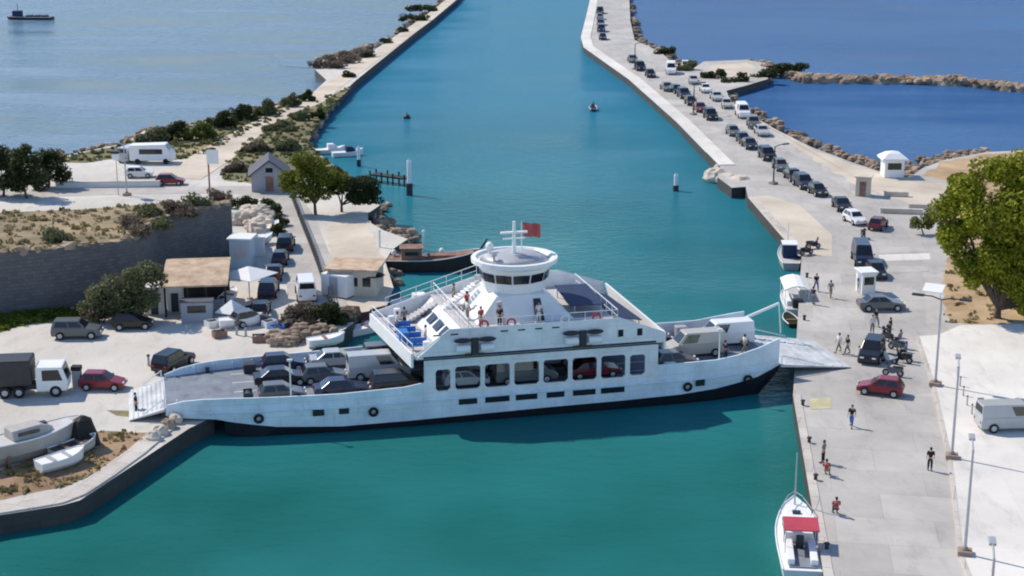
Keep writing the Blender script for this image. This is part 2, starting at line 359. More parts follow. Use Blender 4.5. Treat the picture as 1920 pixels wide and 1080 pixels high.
# right bank surfaces
lampline = [Vector((24.4, 57)), Vector((28.1, 92.4)), Vector((31.7, 108.7)), Vector((34.6, 124.8)), Vector((36.6, 138.5))]
pz = MB(); pz.prism([(p.x + .3, p.y) for p in lampline] + [tuple(p) for p in G2([(1760, 630), (1800, 612), (2150, 606)])] + [(120, 57)], 1.38, 1.52)
structure('plaza_pavement', pz, M['plaza'], tri=True)
ribbon('plaza_kerb', [(p.x + .15, p.y) for p in lampline], .3, 1.38, 1.54, M['kerb'])
sheet('road', G2([(1610, 760), (1745, 735), (1738, 650), (1735, 560), (1725, 470), (1690, 420), (1600, 362), (1500, 298), (1400, 228), (1300, 160), (1215, 108), (1172, 70), (1166, 0), (1172, -70), (1128, -70), (1122, 0), (1116, 60), (1140, 92), (1200, 135), (1280, 190), (1360, 252), (1450, 330), (1540, 395), (1600, 440), (1618, 500), (1622, 600), (1600, 700)]), Z1, M['road'])
sheet('channel_promenade', G2([(1497, 480), (1440, 414), (1402, 370), (1440, 366), (1500, 385), (1560, 440), (1560, 480)]), Z2, M['cream'])
sheet('sand_embankment', G2([(1372, 195), (1400, 214), (1450, 244), (1520, 278), (1600, 308), (1660, 328), (1700, 338), (1775, 345), (1800, 375), (1760, 392), (1690, 378), (1600, 345), (1520, 295), (1440, 240), (1330, 165), (1290, 140)]), Z2, M['cream'], .38)
sheet('ochre_ground', G2([(1775, 606), (1768, 540), (1775, 480), (1760, 430), (1800, 380), (1790, 340), (1730, 330), (1770, 303), (1850, 288), (2200, 275), (2200, 604), (1900, 606)]), Z1, M['orange_soil'], .38)
for n, (y0, y1, xa, xb) in enumerate([(450, 475, 1650, 1742), (478, 490, 1650, 1745), (500, 512, 1655, 1742)]):
    sheet('crossing_band', G2([(xa, y1), (xb, y1 - 3), (xb - 2, y0 - 3), (xa - 3, y0)]), Z3, M['concrete'] if n != 1 else M['plaza'])
sheet('yellow_marking', G2([(1520, 768), (1560, 766), (1556, 745), (1519, 748)]), Z3, M['yellow'])
sheet('edge_line', G2([(1494, 745), (1500, 745), (1556, 1080), (1549, 1080)]), Z3, M['plaza'])
qe = [Vector((15.9, 57))] + G2([(1545, 1080), (1487, 740)])
ribbon('quay_edge_stones', [(p.x + .3, p.y) for p in qe], .6, 1.3, 1.45, M['kerb'])
ribbon('promenade_edge_stones', [(p.x + .5, p.y) for p in G2([(1503, 478), (1440, 412), (1402, 368)])], .9, 1.3, 1.47, M['kerb'])
ribbon('promenade_edge', [(p.x + 1.0, p.y) for p in G2([(1350, 310), (1270, 228), (1180, 148), (1095, 88), (1090, 70), (1100, 30), (1108, -5), (1118, -70)])], 2.2, 1.3, 1.52, M['plaza'])
# left bank surfaces
kb = G2([(-100, 985), (0, 964), (86, 950), (120, 944), (155, 931), (205, 898), (265, 855), (322, 806)])
ribbon('bank_edge_stones', [(p.x - .55, p.y + .5) for p in kb], 1.5, 1.3, 1.52, M['kerb'])
sheet('brown_soil', G2([(-120, 955), (0, 938), (90, 922), (150, 908), (205, 868), (262, 828), (300, 812), (250, 808), (190, 810), (120, 815), (60, 860), (0, 885), (-120, 900)]), Z1, M['soil'], .38)
sheet('wet_stain', G2([(205, 768), (300, 765), (302, 778), (250, 784), (215, 778)]), Z1, M['scrub'], .38)
sheet('green_grass', G2([(-200, 640), (0, 622), (60, 606), (150, 600), (185, 592), (185, 575), (0, 585), (-200, 600)]), Z1, M['greengrass'], .38)
sheet('lagoon_scrub', G2([(110, 305), (130, 292), (240, 269), (272, 247), (340, 240), (430, 222), (490, 207), (540, 194), (580, 183), (610, 165), (560, 195), (500, 232), (420, 270), (380, 292), (330, 300), (250, 292), (160, 306)]), Z1, M['scrub'], .38)
sheet('channel_scrub', G2([(660, 160), (625, 195), (592, 236), (577, 262), (600, 290), (650, 330), (640, 360), (560, 330), (470, 345), (410, 335), (430, 300), (455, 272), (520, 228), (590, 192)]), Z1, M['scrub'], .38)
ribbon('dirt_track', G2([(330, 335), (390, 300), (435, 268), (480, 240), (530, 213), (590, 188), (628, 158), (680, 122), (740, 80), (800, 37), (848, -2), (908, -70)]), [7, 6.5, 5.2, 4.6, 4.4, 4.2, 3.8, 3.5, 3.2, 3.0, 3.0, 3.0], 1.3, 1.45, M['track'])
ribbon('bank_road', G2([(600, 600), (590, 540), (572, 470), (552, 405), (525, 368), (460, 356), (380, 356), (250, 357), (100, 362), (-150, 368)]), [6, 5.5, 5, 4.6, 5, 5, 4.5, 4.5, 4.5, 4.5], 1.3, 1.43, M['concrete'])
sheet('sand_spit', G2([(610, 560), (640, 580), (668, 588), (722, 572), (735, 540), (720, 492), (690, 415), (640, 395), (612, 430), (622, 500)]), Z1, M['cream'], .38)
sheet('far_shoal', G2([(520, 112), (600, 110), (600, 128), (530, 124)], 0.02), .02, mat('wet_sand_bar', (.11, .16, .19), .35, .2, .2))

# ------------------------------------------------------------------ rampart
fp = [G(-160, 606), G(0, 590), G(120, 578), G(236, 562), G(262, 556), G(300, 512), G(370, 496), G(437, 480)]
fb = [G(437, 452, 1.4), G(425, 372, 7.4), G(330, 378, 7.4), G(150, 392, 7.4), G(0, 398, 7.4), G(-160, 402, 7.4)]
fpoly = [(p.x, p.y) for p in fp] + [(p.x, p.y) for p in fb]
rt = thing('fortress_wall', 'long dark grey stone rampart with dry grass growing on its top', 'rampart', (0, 0, 0))
b = MB(); b.prism(fpoly, 1.2, 7.35); b.build('stone_wall', M['fort'], rt, tri=True)
b = MB(); b.add([(x, y, 7.38 + R.uniform(-.02, .02)) for x, y in fpoly], [tuple(range(len(fpoly)))]); b.build('grass_top', M['drytop'], rt, tri=True)
b = MB()
for (p, q) in zip(fp, fp[1:]):
    n = max(2, int((q - p).length / 1.3))
    for k in range(n):
        c = p.lerp(q, (k + .5) / n); b.ell((c.x, c.y + .5, 7.3), (R.uniform(.5, 1.0), .6, R.uniform(.15, .55)), 7, 5, .25, R)
b.build('broken_parapet', M['rock'], rt)
# ------------------------------------------------------------------ trees and plants
def leaves(mb, clumps, n, size, rnd, flat=.0):
    wts = [c[1][0] * c[1][1] + c[1][0] * c[1][2] for c in clumps]
    for c, r in rnd.choices(clumps, wts, k=n):
        d = Vector((rnd.gauss(0, 1), rnd.gauss(0, 1), rnd.gauss(0, 1))).normalized()
        k = .5 + .58 * rnd.random() ** .6
        p = Vector((c[0] + d.x * r[0] * k, c[1] + d.y * r[1] * k, c[2] + d.z * r[2] * k))
        nr = (d * .8 + Vector((rnd.gauss(0, .7), rnd.gauss(0, .7), rnd.gauss(0, .7) + .35))).normalized()
        u = nr.orthogonal().normalized(); a = rnd.random() * 6.28; v = nr.cross(u)
        u, v = u * math.cos(a) + v * math.sin(a), v * math.cos(a) - u * math.sin(a)
        s = size * rnd.uniform(.6, 1.4)
        mb.add([p - u * s * .5, p + v * s * .28 - u * s * .05, p + u * s * .5 + nr * s * .1, p - v * s * .28 - u * s * .05], [(0, 1, 2, 3)])

def tree(name, label, loc, clumps, n, size, m, trunk_r=.2, group=None, cat='tree', stems=1):
    rnd = random.Random(hash((round(loc[0], 1), round(loc[1], 1), n)) & 0xffff)
    t = thing(name, label, cat, loc, 0, group)
    cl = []
    for c, r in clumps:                       # break each clump into sub clumps so that sky shows between
        for k in range(6):
            d = Vector((rnd.gauss(0, 1), rnd.gauss(0, 1), rnd.gauss(0, .8))).normalized()
            f = rnd.uniform(.44, .64)
            cl.append(((c[0] + d.x * r[0] * .6, c[1] + d.y * r[1] * .6, c[2] + d.z * r[2] * .6), (r[0] * f, r[1] * f, r[2] * f)))
    mb = MB(); leaves(mb, cl, n, size, rnd); mb.build('crown', m, t)
    tb = MB(); zc = min(c[0][2] for c in clumps)
    for s in range(stems):
        base = Vector((rnd.uniform(-.15, .15) * stems, rnd.uniform(-.15, .15) * stems, 0)); fork = Vector((rnd.uniform(-.3, .3), rnd.uniform(-.3, .3), zc * .6))
        tb.cyl(base - Vector((0, 0, .2)), fork, trunk_r * 1.25, trunk_r * .8, 8)
        for c, r in clumps[s::stems]:
            mid = fork.lerp(Vector(c), .55) + Vector((rnd.uniform(-.3, .3), rnd.uniform(-.3, .3), .2))
            tb.cyl(fork, mid, trunk_r * .65, trunk_r * .4, 6); tb.cyl(mid, c, trunk_r * .4, trunk_r * .12, 5)
    tb.build('trunk', M['bark'], t)
    return t

def at(x, y, z=1.4): return tuple(G(x, y, z))
def blob(rx, ry, z0, h, n, rnd, rr):
    return [((rnd.uniform(-rx, rx), rnd.uniform(-ry, ry), z0 + rnd.random() * h), (rr * rnd.uniform(.8, 1.25), rr * rnd.uniform(.8, 1.25), rr * rnd.uniform(.65, .95))) for _ in range(n)]
rn = random.Random(3)
tree('plaza_tree', 'tall bushy yellow green tree standing beside the white plaza', at(1868, 596), [((-4.4, 0, 10.8), (2.5, 2.4, 2.3)), ((-2.8, .5, 13.2), (2.6, 2.5, 2.2)), ((.2, 0, 14.6), (2.8, 2.6, 2.1)), ((3.0, 0, 13.8), (2.7, 2.6, 2.4)), ((-3.7, -.4, 8.0), (2.4, 2.2, 2.2)), ((-.8, -1, 10.6), (3.2, 3, 3.0)), ((2.2, -1, 9.5), (3.2, 3, 3.2)), ((5.0, 0, 10.5), (2.8, 2.6, 3)), ((-1.6, -.6, 6.6), (2.6, 2.3, 2.2)), ((1.6, -1, 5.6), (2.6, 2.3, 2.4)), ((4.2, -.5, 5.4), (2.8, 2.4, 2.6)), ((3.2, -.6, 2.9), (2.2, 1.9, 1.7)), ((1.0, -.8, 3.4), (1.8, 1.6, 1.3)), ((5.2, -.4, 3.0), (2.2, 1.9, 1.8)), ((-3.0, -.2, 5.2), (1.6, 1.5, 1.4)), ((-2.0, -.8, 4.2), (1.7, 1.5, 1.3)), ((2.8, -1.2, 1.8), (1.8, 1.5, 1.2)), ((5.0, -.8, 1.6), (1.9, 1.6, 1.3)), ((.2, -1.2, 6.0), (2.4, 2, 2)), ((2.6, -1.8, 7.2), (2.6, 2, 2.2))], 46000, .40, M['leaf_pine'], .34)
tree('plaza_tree', 'dense darker tree behind the yellow green one, cut by the frame', at(1985, 570), [((0, 0, 6), (3.4, 3, 3)), ((1, 1, 10.5), (3.6, 3, 3)), ((-1.8, 0, 9), (2.6, 2.6, 2.6)), ((0, 0, 13.5), (3.2, 2.6, 2.4)), ((3, 0, 7), (3, 3, 3)), ((-1, 0, 3), (2.4, 2, 1.8))], 11000, .46, M['leaf_green'], .3)
tree('shrub', 'small round green shrub at the roadside by the tall tree', at(1730, 440), [((0, 0, 1.6), (1.1, 1.1, 1.1)), ((-.7, 0, 1.2), (.8, .8, .8)), ((.7, .3, 2.0), (.9, .9, .9))], 1500, .3, M['leaf_green'], .08, cat='shrub')
tree('tamarisk_tree', 'broad olive green tree against the dark rampart wall', at(238, 604), [((-1.7, 0, 2.4), (2.0, 1.6, 1.6)), ((.3, 0, 3.4), (2.3, 1.9, 1.8)), ((1.8, .3, 4.3), (1.9, 1.6, 1.5)), ((-2.9, 0, 1.3), (1.5, 1.2, 1.1)), ((1.6, 0, 2.2), (1.8, 1.5, 1.4)), ((0, -.3, 1.5), (2.0, 1.3, 1.2))], 10000, .32, M['leaf_olive'], .2)
tree('dry_tree', 'low grey brown bush left of the olive green tree', at(192, 606), [((0, 0, 1.0), (1.6, 1.2, 1.1)), ((1.5, 0, .9), (1.3, 1, .9)), ((-1.2, 0, .7), (1, 1, .7))], 3200, .28, M['leaf_dry'], .08, cat='bush', stems=2)
tree('pine_tree', 'bright yellow green tree beside the grey gabled house', tuple(G(590, 402, 1.4) - Vector((0, 0, .9))), [((-2.2, 0, 4.6), (2.2, 2.0, 1.8)), ((.4, 0, 5.6), (2.5, 2.2, 1.9)), ((2.2, .4, 4.6), (2.2, 1.9, 1.6)), ((-.8, 0, 7.0), (2.0, 1.8, 1.4)), ((.2, -.4, 3.6), (2.0, 1.6, 1.2))], 9500, .34, M['leaf_mid'], .2)
tree('pine_tree', 'dark flat topped pine leaning over the channel by the jetty', tuple(G(640, 398, 1.4) - Vector((0, 0, .7))), [((.4, 0, 4.2), (2.3, 2.0, 1.5)), ((2.6, 0, 3.7), (2.2, 1.9, 1.3)), ((-1.0, 0, 5.0), (1.9, 1.7, 1.3)), ((4.0, 0, 2.7), (1.7, 1.4, 1.0)), ((1.4, -.3, 2.6), (1.9, 1.4, 1.0))], 8000, .34, M['leaf_dark'], .18)
for k, (px, py, h, lab) in enumerate([(8, 368, 6.2, 'dark tree at the edge of the photo above the rampart'), (48, 372, 6.8, 'tallest dark green tree in the clump above the rampart'), (92, 352, 5.2, 'dark round tree nearest the pale car park')]):
    tree('dark_tree', lab, at(px, py), [((-1.2, 0, h * .32), (1.9, 1.6, 1.7)), ((1.2, .3, h * .36), (1.9, 1.7, 1.7)), ((-.6, 0, h * .66), (1.8, 1.6, 1.5)), ((.9, 0, h * .72), (1.5, 1.5, 1.3)), ((0, 0, h * .9), (1.1, 1.1, 1.0))], 5200, .36, M['leaf_dark'], .16, 'trees above the rampart')
for k, (px, py, wd, h, m_, lab) in enumerate([(285, 268, 3.2, 2.5, 'leaf_olive', 'grey green bush behind the white camper van'), (330, 262, 3.0, 2.8, 'leaf_dark', 'dark bush on the lagoon shore behind the camper van roof'), (375, 262, 3.2, 2.8, 'leaf_green', 'green bush on the lagoon shore left of the dirt track'), (415, 240, 3.0, 3.0, 'leaf_dark', 'dark bush at the middle of the lagoon shore'), (455, 226, 3.0, 3.4, 'leaf_dark', 'tall dark bush where the shore meets the dirt track'), (500, 216, 2.6, 2.6, 'leaf_olive', 'olive bush beside the narrowing of the dirt track'), (545, 200, 2.2, 2.4, 'leaf_olive', 'low bush on the lagoon side of the narrow track'), (575, 190, 1.8, 2.0, 'leaf_dark', 'little dark bush before the brown headland'),
        (525, 245, 3.2, 1.6, 'leaf_olive', 'low olive scrub between the dirt track and the channel'), (560, 225, 2.8, 1.8, 'leaf_olive', 'olive scrub beside the channel below the track'), (480, 285, 3.0, 1.6, 'leaf_dry', 'dry brown scrub behind the grey gabled house'), (545, 282, 2.6, 1.8, 'leaf_olive', 'olive scrub behind the bright yellow green tree'), (440, 322, 2.4, 1.5, 'leaf_dry', 'dry scrub between the sign and the grey house'), (597, 222, 1.6, 1.6, 'leaf_dark', 'dark scrub on the channel edge below the track')]):
    tree('shore_bush', lab, at(px, py), [((sx * wd * .42, rn.uniform(-.2, .2) * wd, h * hz), (wd * .42, wd * .36, h * .34)) for sx, hz in ((-1, .3), (0, .42), (1, .28), (.35, .66))], 2600 if px < 520 else 2000, .36, M[m_], .07, cat='bush')
for k, (px, py, lab) in enumerate([(612, 128, 'first clump of brown reeds on the small headland'), (640, 118, 'brown reeds on the small headland, the middle clump'), (668, 108, 'last clump of brown reeds on the small headland'), (775, 38, 'dark clump beside the far end of the track'), (790, 20, 'farthest dark clump beside the narrow track')]):
    tree('reed_clump', lab, at(px, py), [((sx * 2.0, rn.uniform(-1, 1), .7), (1.7, 1.4, .8)) for sx in (-1.2, -.4, .4, 1.2)], 1400, .5, M['leaf_dry'] if k < 3 else M['leaf_dark'], .05, cat='reeds')
# little dark bushes along both sides of the narrow track
tb = [(722, 81), (752, 60), (684, 108), (808, 20), (650, 145)]
rank = ['first', 'second', 'third', 'fourth', 'fifth', 'sixth', 'seventh', 'eighth', 'ninth', 'tenth']
tb.sort(key=lambda p: -p[1])
for k, (px, py) in enumerate(tb):
    tree('track_bush', rank[k] + ' small dark bush along the lagoon side of the track, counted from the near end', at(px, py), [((0, 0, .5), (1.1, .9, .65)), ((.9, .4, .4), (.8, .7, .5))], 600, .42, M['leaf_dark'], .05, 'bushes along the narrow track', 'bush')
# bushes on the rampart edge
for k, (px, py, lab) in enumerate([(258, 440, 'grey green bush draping down the rampart just past its corner'), (295, 425, 'olive bush draping over the middle of the dark rampart face'), (345, 402, 'olive bush on the rampart rim above the reed roofed tavern'), (100, 452, 'low dry bush on the front rim of the long rampart'), (238, 425, 'grey bush on the corner of the rampart'), (275, 405, 'grey green bush hanging over the rampart beyond its corner'), (318, 398, 'grass clump on the middle of the far rampart edge'), (365, 385, 'last bush along the rampart edge before its end'), (405, 372, 'grey bush at the very end of the rampart')]):
    tree('rampart_bush', lab, at(px, py, 7.4), [((0, 0, .5), (1.3, 1.1, .8)), ((.9, 0, .3), (1, .9, .6))], 900, .3, M['leaf_olive' if k % 2 else 'leaf_dry'], .05, 'bushes on the rampart', 'bush')

def rocks(name, label, path, w, n, size, m, z=0., cat='rocks', hgt=.9):
    """riprap: too many stones to count"""
    b = MB(); rnd = random.Random(n)
    for k in range(n):
        i = rnd.randrange(len(path) - 1); c = Vector(path[i]).lerp(Vector(path[i + 1]), rnd.random())
        s = size * rnd.uniform(.6, 1.5)
        b.ell((c[0] + rnd.uniform(-w, w) / 2, c[1] + rnd.uniform(-w, w) / 2, z + rnd.uniform(0, hgt) * .8), (s, s * rnd.uniform(.7, 1), s * .7), 6, 4, .25, rnd)
    o = b.build(name, m); tag(o, label, cat, None, 'stuff'); return o
rocks('shore_rocks', 'dark rocks along the channel foot of the dirt track', G2([(577, 262), (592, 232), (625, 190), (668, 150), (745, 88), (800, 45), (855, -2)], 0), 2.2, 260, .6, M['rock'])
rocks('shore_rocks', 'stones along the lagoon foot of the dirt track', G2([(838, 0), (775, 45), (715, 85), (640, 105), (600, 118)], 0), 2.2, 150, .6, M['rock'])
rocks('shore_rocks', 'stones along the foot of the sandy spit by the beach hut', G2([(735, 540), (724, 492), (735, 468), (768, 448), (720, 432), (695, 410), (712, 385)], 0), 2.4, 150, .55, M['rock'])
rocks('shore_rocks', 'dark rocks on the sea side of the road', G2([(1180, 0), (1184, 45), (1194, 78), (1242, 100), (1264, 122), (1300, 130)], 0), 2.6, 150, .7, M['rock'])
rocks('shore_rocks', 'brown stones below the sand embankment', G2([(1370, 190), (1450, 240), (1520, 275), (1600, 305), (1660, 325), (1705, 333), (1770, 303), (1850, 288)], 0), 2.6, 260, .6, M['rock'])
rocks('shore_rocks', 'stones around the small landing at the root of the breakwater', G2([(1320, 130), (1400, 115), (1436, 120), (1440, 148), (1400, 162), (1362, 172), (1372, 192)], 0.3), 2.2, 170, .6, M['rock'])
rocks('shore_rocks', 'stones along the lagoon shore of the left bank', G2([(580, 182), (540, 194), (490, 206), (430, 221), (340, 240), (270, 247), (235, 269), (130, 291), (60, 300), (-60, 296)], 0.3), 2.0, 260, .5, M['rock'])
# breakwater: long low mound of stones
bw = thing('breakwater', 'long low brown stone breakwater stretching across the blue water', 'breakwater', (0, 0, 0))
pth = G2([(1425, 128), (1470, 138), (1500, 147), (1600, 148), (1700, 149), (1800, 152), (1860, 160), (1930, 165), (2050, 168)], .6)
b = MB(); rings = []
for i in range(len(pth) - 1):
    for k in range(8):
        c = pth[i].lerp(pth[i + 1], k / 8); wv = R.uniform(1.4, 2.4)
        rings.append([(c.x + R.uniform(-.4, .4), c.y + sgn * wv, z + (R.uniform(-.2, .5) if z > 0 else 0)) for sgn, z in ((-1.4, -1), (-1.0, .7), (-.3, 1.3), (.4, 1.2), (1.0, .6), (1.4, -1))])
b.loft(rings); b.build('stone_mound', M['rock'], bw)
b = MB()
for k in range(220):
    i = R.randrange(len(pth) - 1); c = pth[i].lerp(pth[i + 1], R.random()); s = R.uniform(.4, 1.0)
    b.ell((c.x + R.uniform(-.6, .6), c.y + R.uniform(-2.3, 1.9), R.uniform(.2, 1.2)), (s, s, s * .7), 6, 4, .25, R)
o = b.build('boulder', M['rock'], bw); o['kind'] = 'stuff'
for k, (px, py, m_, lab) in enumerate([(1338, 150, 'leaf_dark', 'dark bush at the root of the breakwater, left one of two'), (1378, 158, 'leaf_dark', 'dark bush at the root of the breakwater, right one of two'), (1432, 148, 'leaf_dark', 'dark green clump curving round the end of the small landing'), (1462, 136, 'leaf_dark', 'dark clump at the start of the long breakwater'), (1492, 134, 'leaf_dark', 'last dark clump on the long breakwater start'), (1285, 135, 'leaf_olive', 'grey green bush beside the small landing, road side'), (1245, 104, 'leaf_dark', 'dark bush on the rocks at the road bend')]):
    tree('landing_bush', lab, at(px, py, 1.0), [((sx * 1.3, rn.uniform(-.6, .6), .8 + .3 * sx), (1.3, 1.1, 1.0)) for sx in (-1, 0, 1)], 1400, .42, M[m_], .06, cat='bush')
sheet('small_landing', G2([(1322, 148), (1330, 122), (1400, 118), (1418, 124), (1416, 146), (1360, 150)]), Z3, M['cream'], .38)
rocks('shore_rocks', 'brown tufted stones along the shore behind the tall tree', G2([(1700, 325), (1760, 305), (1850, 290), (2000, 285)], 0.8), 6, 160, .6, M['rock'])
# pale boulders beside the promenade
for k, (px, py, s, lab) in enumerate([(1342, 336, 1.5, 'big pale boulder farthest into the channel by the promenade'), (1365, 343, 1.3, 'pale boulder between two others in the channel by the promenade'), (1388, 350, 1.5, 'pale boulder closest to the promenade wall'), (1356, 322, 1.1, 'smaller pale boulder at the back of the group')]):
    p = G(px, py, .3); b = MB(); b.ell((0, 0, .4), (s * 1.25, s * 1.1, s * .75), 10, 7, .14, R)
    o = b.build('boulder', M['palerock'], smooth=False, loc=p); o.rotation_euler = (0, 0, -.6); tag(o, lab, 'boulder', 'pale boulders by the promenade')

def tufts(name, label, poly, z, n, size, m):
    """dry grass and weeds nobody could count"""
    poly = [Vector(p[:2]) for p in poly]; rnd = random.Random(name + label); b = MB()
    x0, x1 = min(p.x for p in poly), max(p.x for p in poly); y0, y1 = min(p.y for p in poly), max(p.y for p in poly); k = 0; tries = 0
    def inside(x, y):
        c = False
        for p, q in zip(poly, poly[1:] + poly[:1]):
            if (p.y > y) != (q.y > y) and x < (q.x - p.x) * (y - p.y) / (q.y - p.y) + p.x: c = not c
        return c
    while k < n and tries < n * 30:
        tries += 1; x, y = rnd.uniform(x0, x1), rnd.uniform(y0, y1)
        if not inside(x, y): continue
        k += 1; s0 = size * rnd.uniform(.5, 1.5)
        for j in range(4):
            a = rnd.random() * 6.28; ox, oy = rnd.uniform(-.3, .3), rnd.uniform(-.3, .3); dx, dy = math.cos(a) * s0 * .5, math.sin(a) * s0 * .5
            b.add([(x + ox - dx, y + oy - dy, z), (x + ox + dx, y + oy + dy, z), (x + ox + dx * .6 + dy * .4, y + oy + dy * .6 - dx * .4, z + s0 * .7), (x + ox - dx * .6 + dy * .4, y + oy - dy * .6 - dx * .4, z + s0 * .55)], [(0, 1, 2, 3)])
    o = b.build(name, m); tag(o, label, 'grass', None, 'stuff'); return o
tufts('dry_grass', 'dry grass growing along the top of the rampart', fpoly, 7.38, 420, .38, M['leaf_straw'])
tufts('green_weeds', 'green weeds at the foot of the rampart', G2([(-100, 635), (0, 622), (60, 606), (150, 600), (185, 592), (185, 575), (0, 588), (-100, 600)]), 1.4, 500, .4, M['leaf_mid'])
tufts('shore_grass', 'grey green scrub grass on the lagoon side of the track', G2([(110, 305), (130, 292), (240, 269), (272, 247), (340, 240), (430, 222), (490, 207), (540, 194), (580, 183), (560, 195), (500, 232), (420, 270), (380, 292), (330, 300), (250, 292), (160, 306)]), 1.4, 480, .5, M['leaf_olive'])
tufts('shore_grass', 'scrub grass on the channel side of the track', G2([(660, 160), (625, 195), (592, 236), (577, 262), (600, 290), (650, 330), (560, 330), (470, 345), (410, 335), (430, 300), (455, 272), (520, 228), (590, 192)]), 1.4, 420, .5, M['leaf_olive'])
tufts('dry_grass', 'dry weeds on the brown soil among the hauled out boats', G2([(0, 938), (90, 922), (150, 908), (205, 868), (262, 828), (300, 812), (190, 810), (60, 860), (0, 885)]), 1.4, 110, .3, M['leaf_straw'])
tufts('dry_grass', 'dry weeds on the ochre ground under the tall tree', G2([(1775, 606), (1768, 540), (1775, 480), (1800, 380), (1850, 300), (2000, 300), (2000, 604)]), 1.4, 450, .4, M['leaf_straw'])
# ------------------------------------------------------------------ the ferry
BM_, DK = 11.5, 2.0          # beam, height of the car deck over the water
fy = thing('car_ferry', 'large white double ended car ferry lying across the channel as a bridge', 'ferry', (FO.x, FO.y, FZ), FA)
def lerp_tab(tab, x):
    for (a, va), (b, vb) in zip(tab, tab[1:]):
        if x <= b: return va + (vb - va) * max(0, (x - a)) / (b - a)
    return tab[-1][1]
XS = [-4.4, -3, -1.6, -.6, 0, .8, 2, 4, 6, 9, 14, 20, 26, 32, 37, 40, 42, 44, 45.3, 46.2]
zb = [(-4.4, 1.4), (-3, 1.22), (-.6, 1.15), (1, .8), (4, .35), (9, .1), (16, .12), (24, .3), (36, .42), (41, .75), (44, 1.2), (45.4, 1.6), (46.2, 1.85)]
inset = [(-4.4, 1.9), (-.6, .9), (2, .55), (6, .2), (9, 0), (36, 0), (40, .2), (44, .9), (46.2, 1.6)]
def sec(x, z0, z1, fl=0.):
    i = lerp_tab(inset, x)
    return [(x, i + fl, z0), (x, i, z1), (x, BM_ - i, z1), (x, BM_ - i - fl, z0)]
b = MB(); b.loft([sec(x, lerp_tab(zb, x), DK, .05) for x in XS]); b.build('hull', M['hullpaint'], fy)
b = MB(); b.loft([sec(x, max(-1.4, lerp_tab(zb, x) - (2.4 if 3 < x < 43 else .5 + .6 * min(abs(x + .6), abs(46.2 - x)))), lerp_tab(zb, x) - .004, .5 if 3 < x < 43 else .2) for x in XS if x > -.5]); b.build('hull_bottom', M['hullblack'], fy)
def deckpoly(x0, x1, m=.16):
    xs = [x0] + [x for x in XS if x0 < x < x1] + [x1]
    return [(x, lerp_tab(inset, x) + m) for x in xs] + [(x, BM_ - lerp_tab(inset, x) - m) for x in xs[::-1]]
b = MB(); b.prism(deckpoly(-4.35, 46.15, .02), DK + .003, DK + .02); b.build('car_deck', M['deckblue'], fy, tri=True)
b = MB()
for yy in (2.4, 4.6, 6.9, 9.1): b.bx(1, 45, yy - .05, yy + .05, DK + .024, DK + .03)
b.build('lane_line', M['white'], fy)
def bulwark(x0, x1, side, z0, ztab, t=.15):
    xs = [x0] + [x for x in XS if x0 < x < x1] + [x1]; b = MB(); rg = []
    for x in xs:
        i = lerp_tab(inset, x); y = i if side < 0 else BM_ - i; z1 = lerp_tab(ztab, x)
        y2 = y + t if side < 0 else y - t
        rg.append([(x, y, z0), (x, y, z1), (x, y2, z1), (x, y2, z0)])
    return b.loft(rg)
zt = [(-4.4, 2.25), (-2.5, 2.75), (.5, 2.85), (3, 2.8), (13, 2.8), (15.6, 3.2), (41, 3.2), (43, 3.5), (46, 4.2)]
for x0, x1, s in ((-4.3, 15.6, -1), (34.9, 46.1, -1), (-4.3, 15.6, 1), (34.9, 46.1, 1)):
    bw_ = bulwark(x0, x1, s, DK + .004, zt).build('bulwark', M['hullpaint'], fy)
    for k in range(int((x1 - x0) / 1.6)):
        b = MB()
        x = x0 + .8 + 1.6 * k; i = lerp_tab(inset, x); y = i + .17 if s < 0 else BM_ - i - .17
        b.bx(x - .04, x + .04, min(y, y + (.22 if s < 0 else -.22)), max(y, y + (.22 if s < 0 else -.22)), DK + .03, 2.65)
        b.build('stiffener', M['hullpaint'], bw_)
for s in (-1, 1):
    b = MB(); pts = []
    for x in [x for x in XS if x > -4 and x < 46]:
        i = lerp_tab(inset, x); pts.append((x, (i - .06) if s < 0 else BM_ - i + .06, 1.72))
    b.tube(pts, .1, 6); b.build('rubbing_strake', M['hullpaint'], fy)
# side walls with ports, open on the near side, blacked out on the far
def wall_holes(x0, x1, z0, z1, y, t, holes, ch=.2):
    """a plate with cut-cornered openings (xa, xb, za, zb)"""
    b = MB(); hs = sorted(holes); x = x0
    for xa, xb, za, zz in hs:
        b.bx(x, xa, y, y + t, z0, z1); b.bx(xa, xb, y, y + t, z0, za); b.bx(xa, xb, y, y + t, zz, z1)
        for cx, cz, dx, dz in ((xa, za, 1, 1), (xb, za, -1, 1), (xa, zz, 1, -1), (xb, zz, -1, -1)):
            b.exy([(cx, cz), (cx + dx * ch, cz), (cx, cz + dz * ch)], y, y + t)
        x = xb
    b.bx(x, x1, y, y + t, z0, z1); return b
ports = [(c - 1.03, c + 1.03, 2.42, 4.35) for c in (19.1, 21.5, 23.9, 26.3, 28.7, 31.1)] + [(16.5, 17.7, 2.42, 4.2), (32.5, 33.8, 2.5, 4.25)]
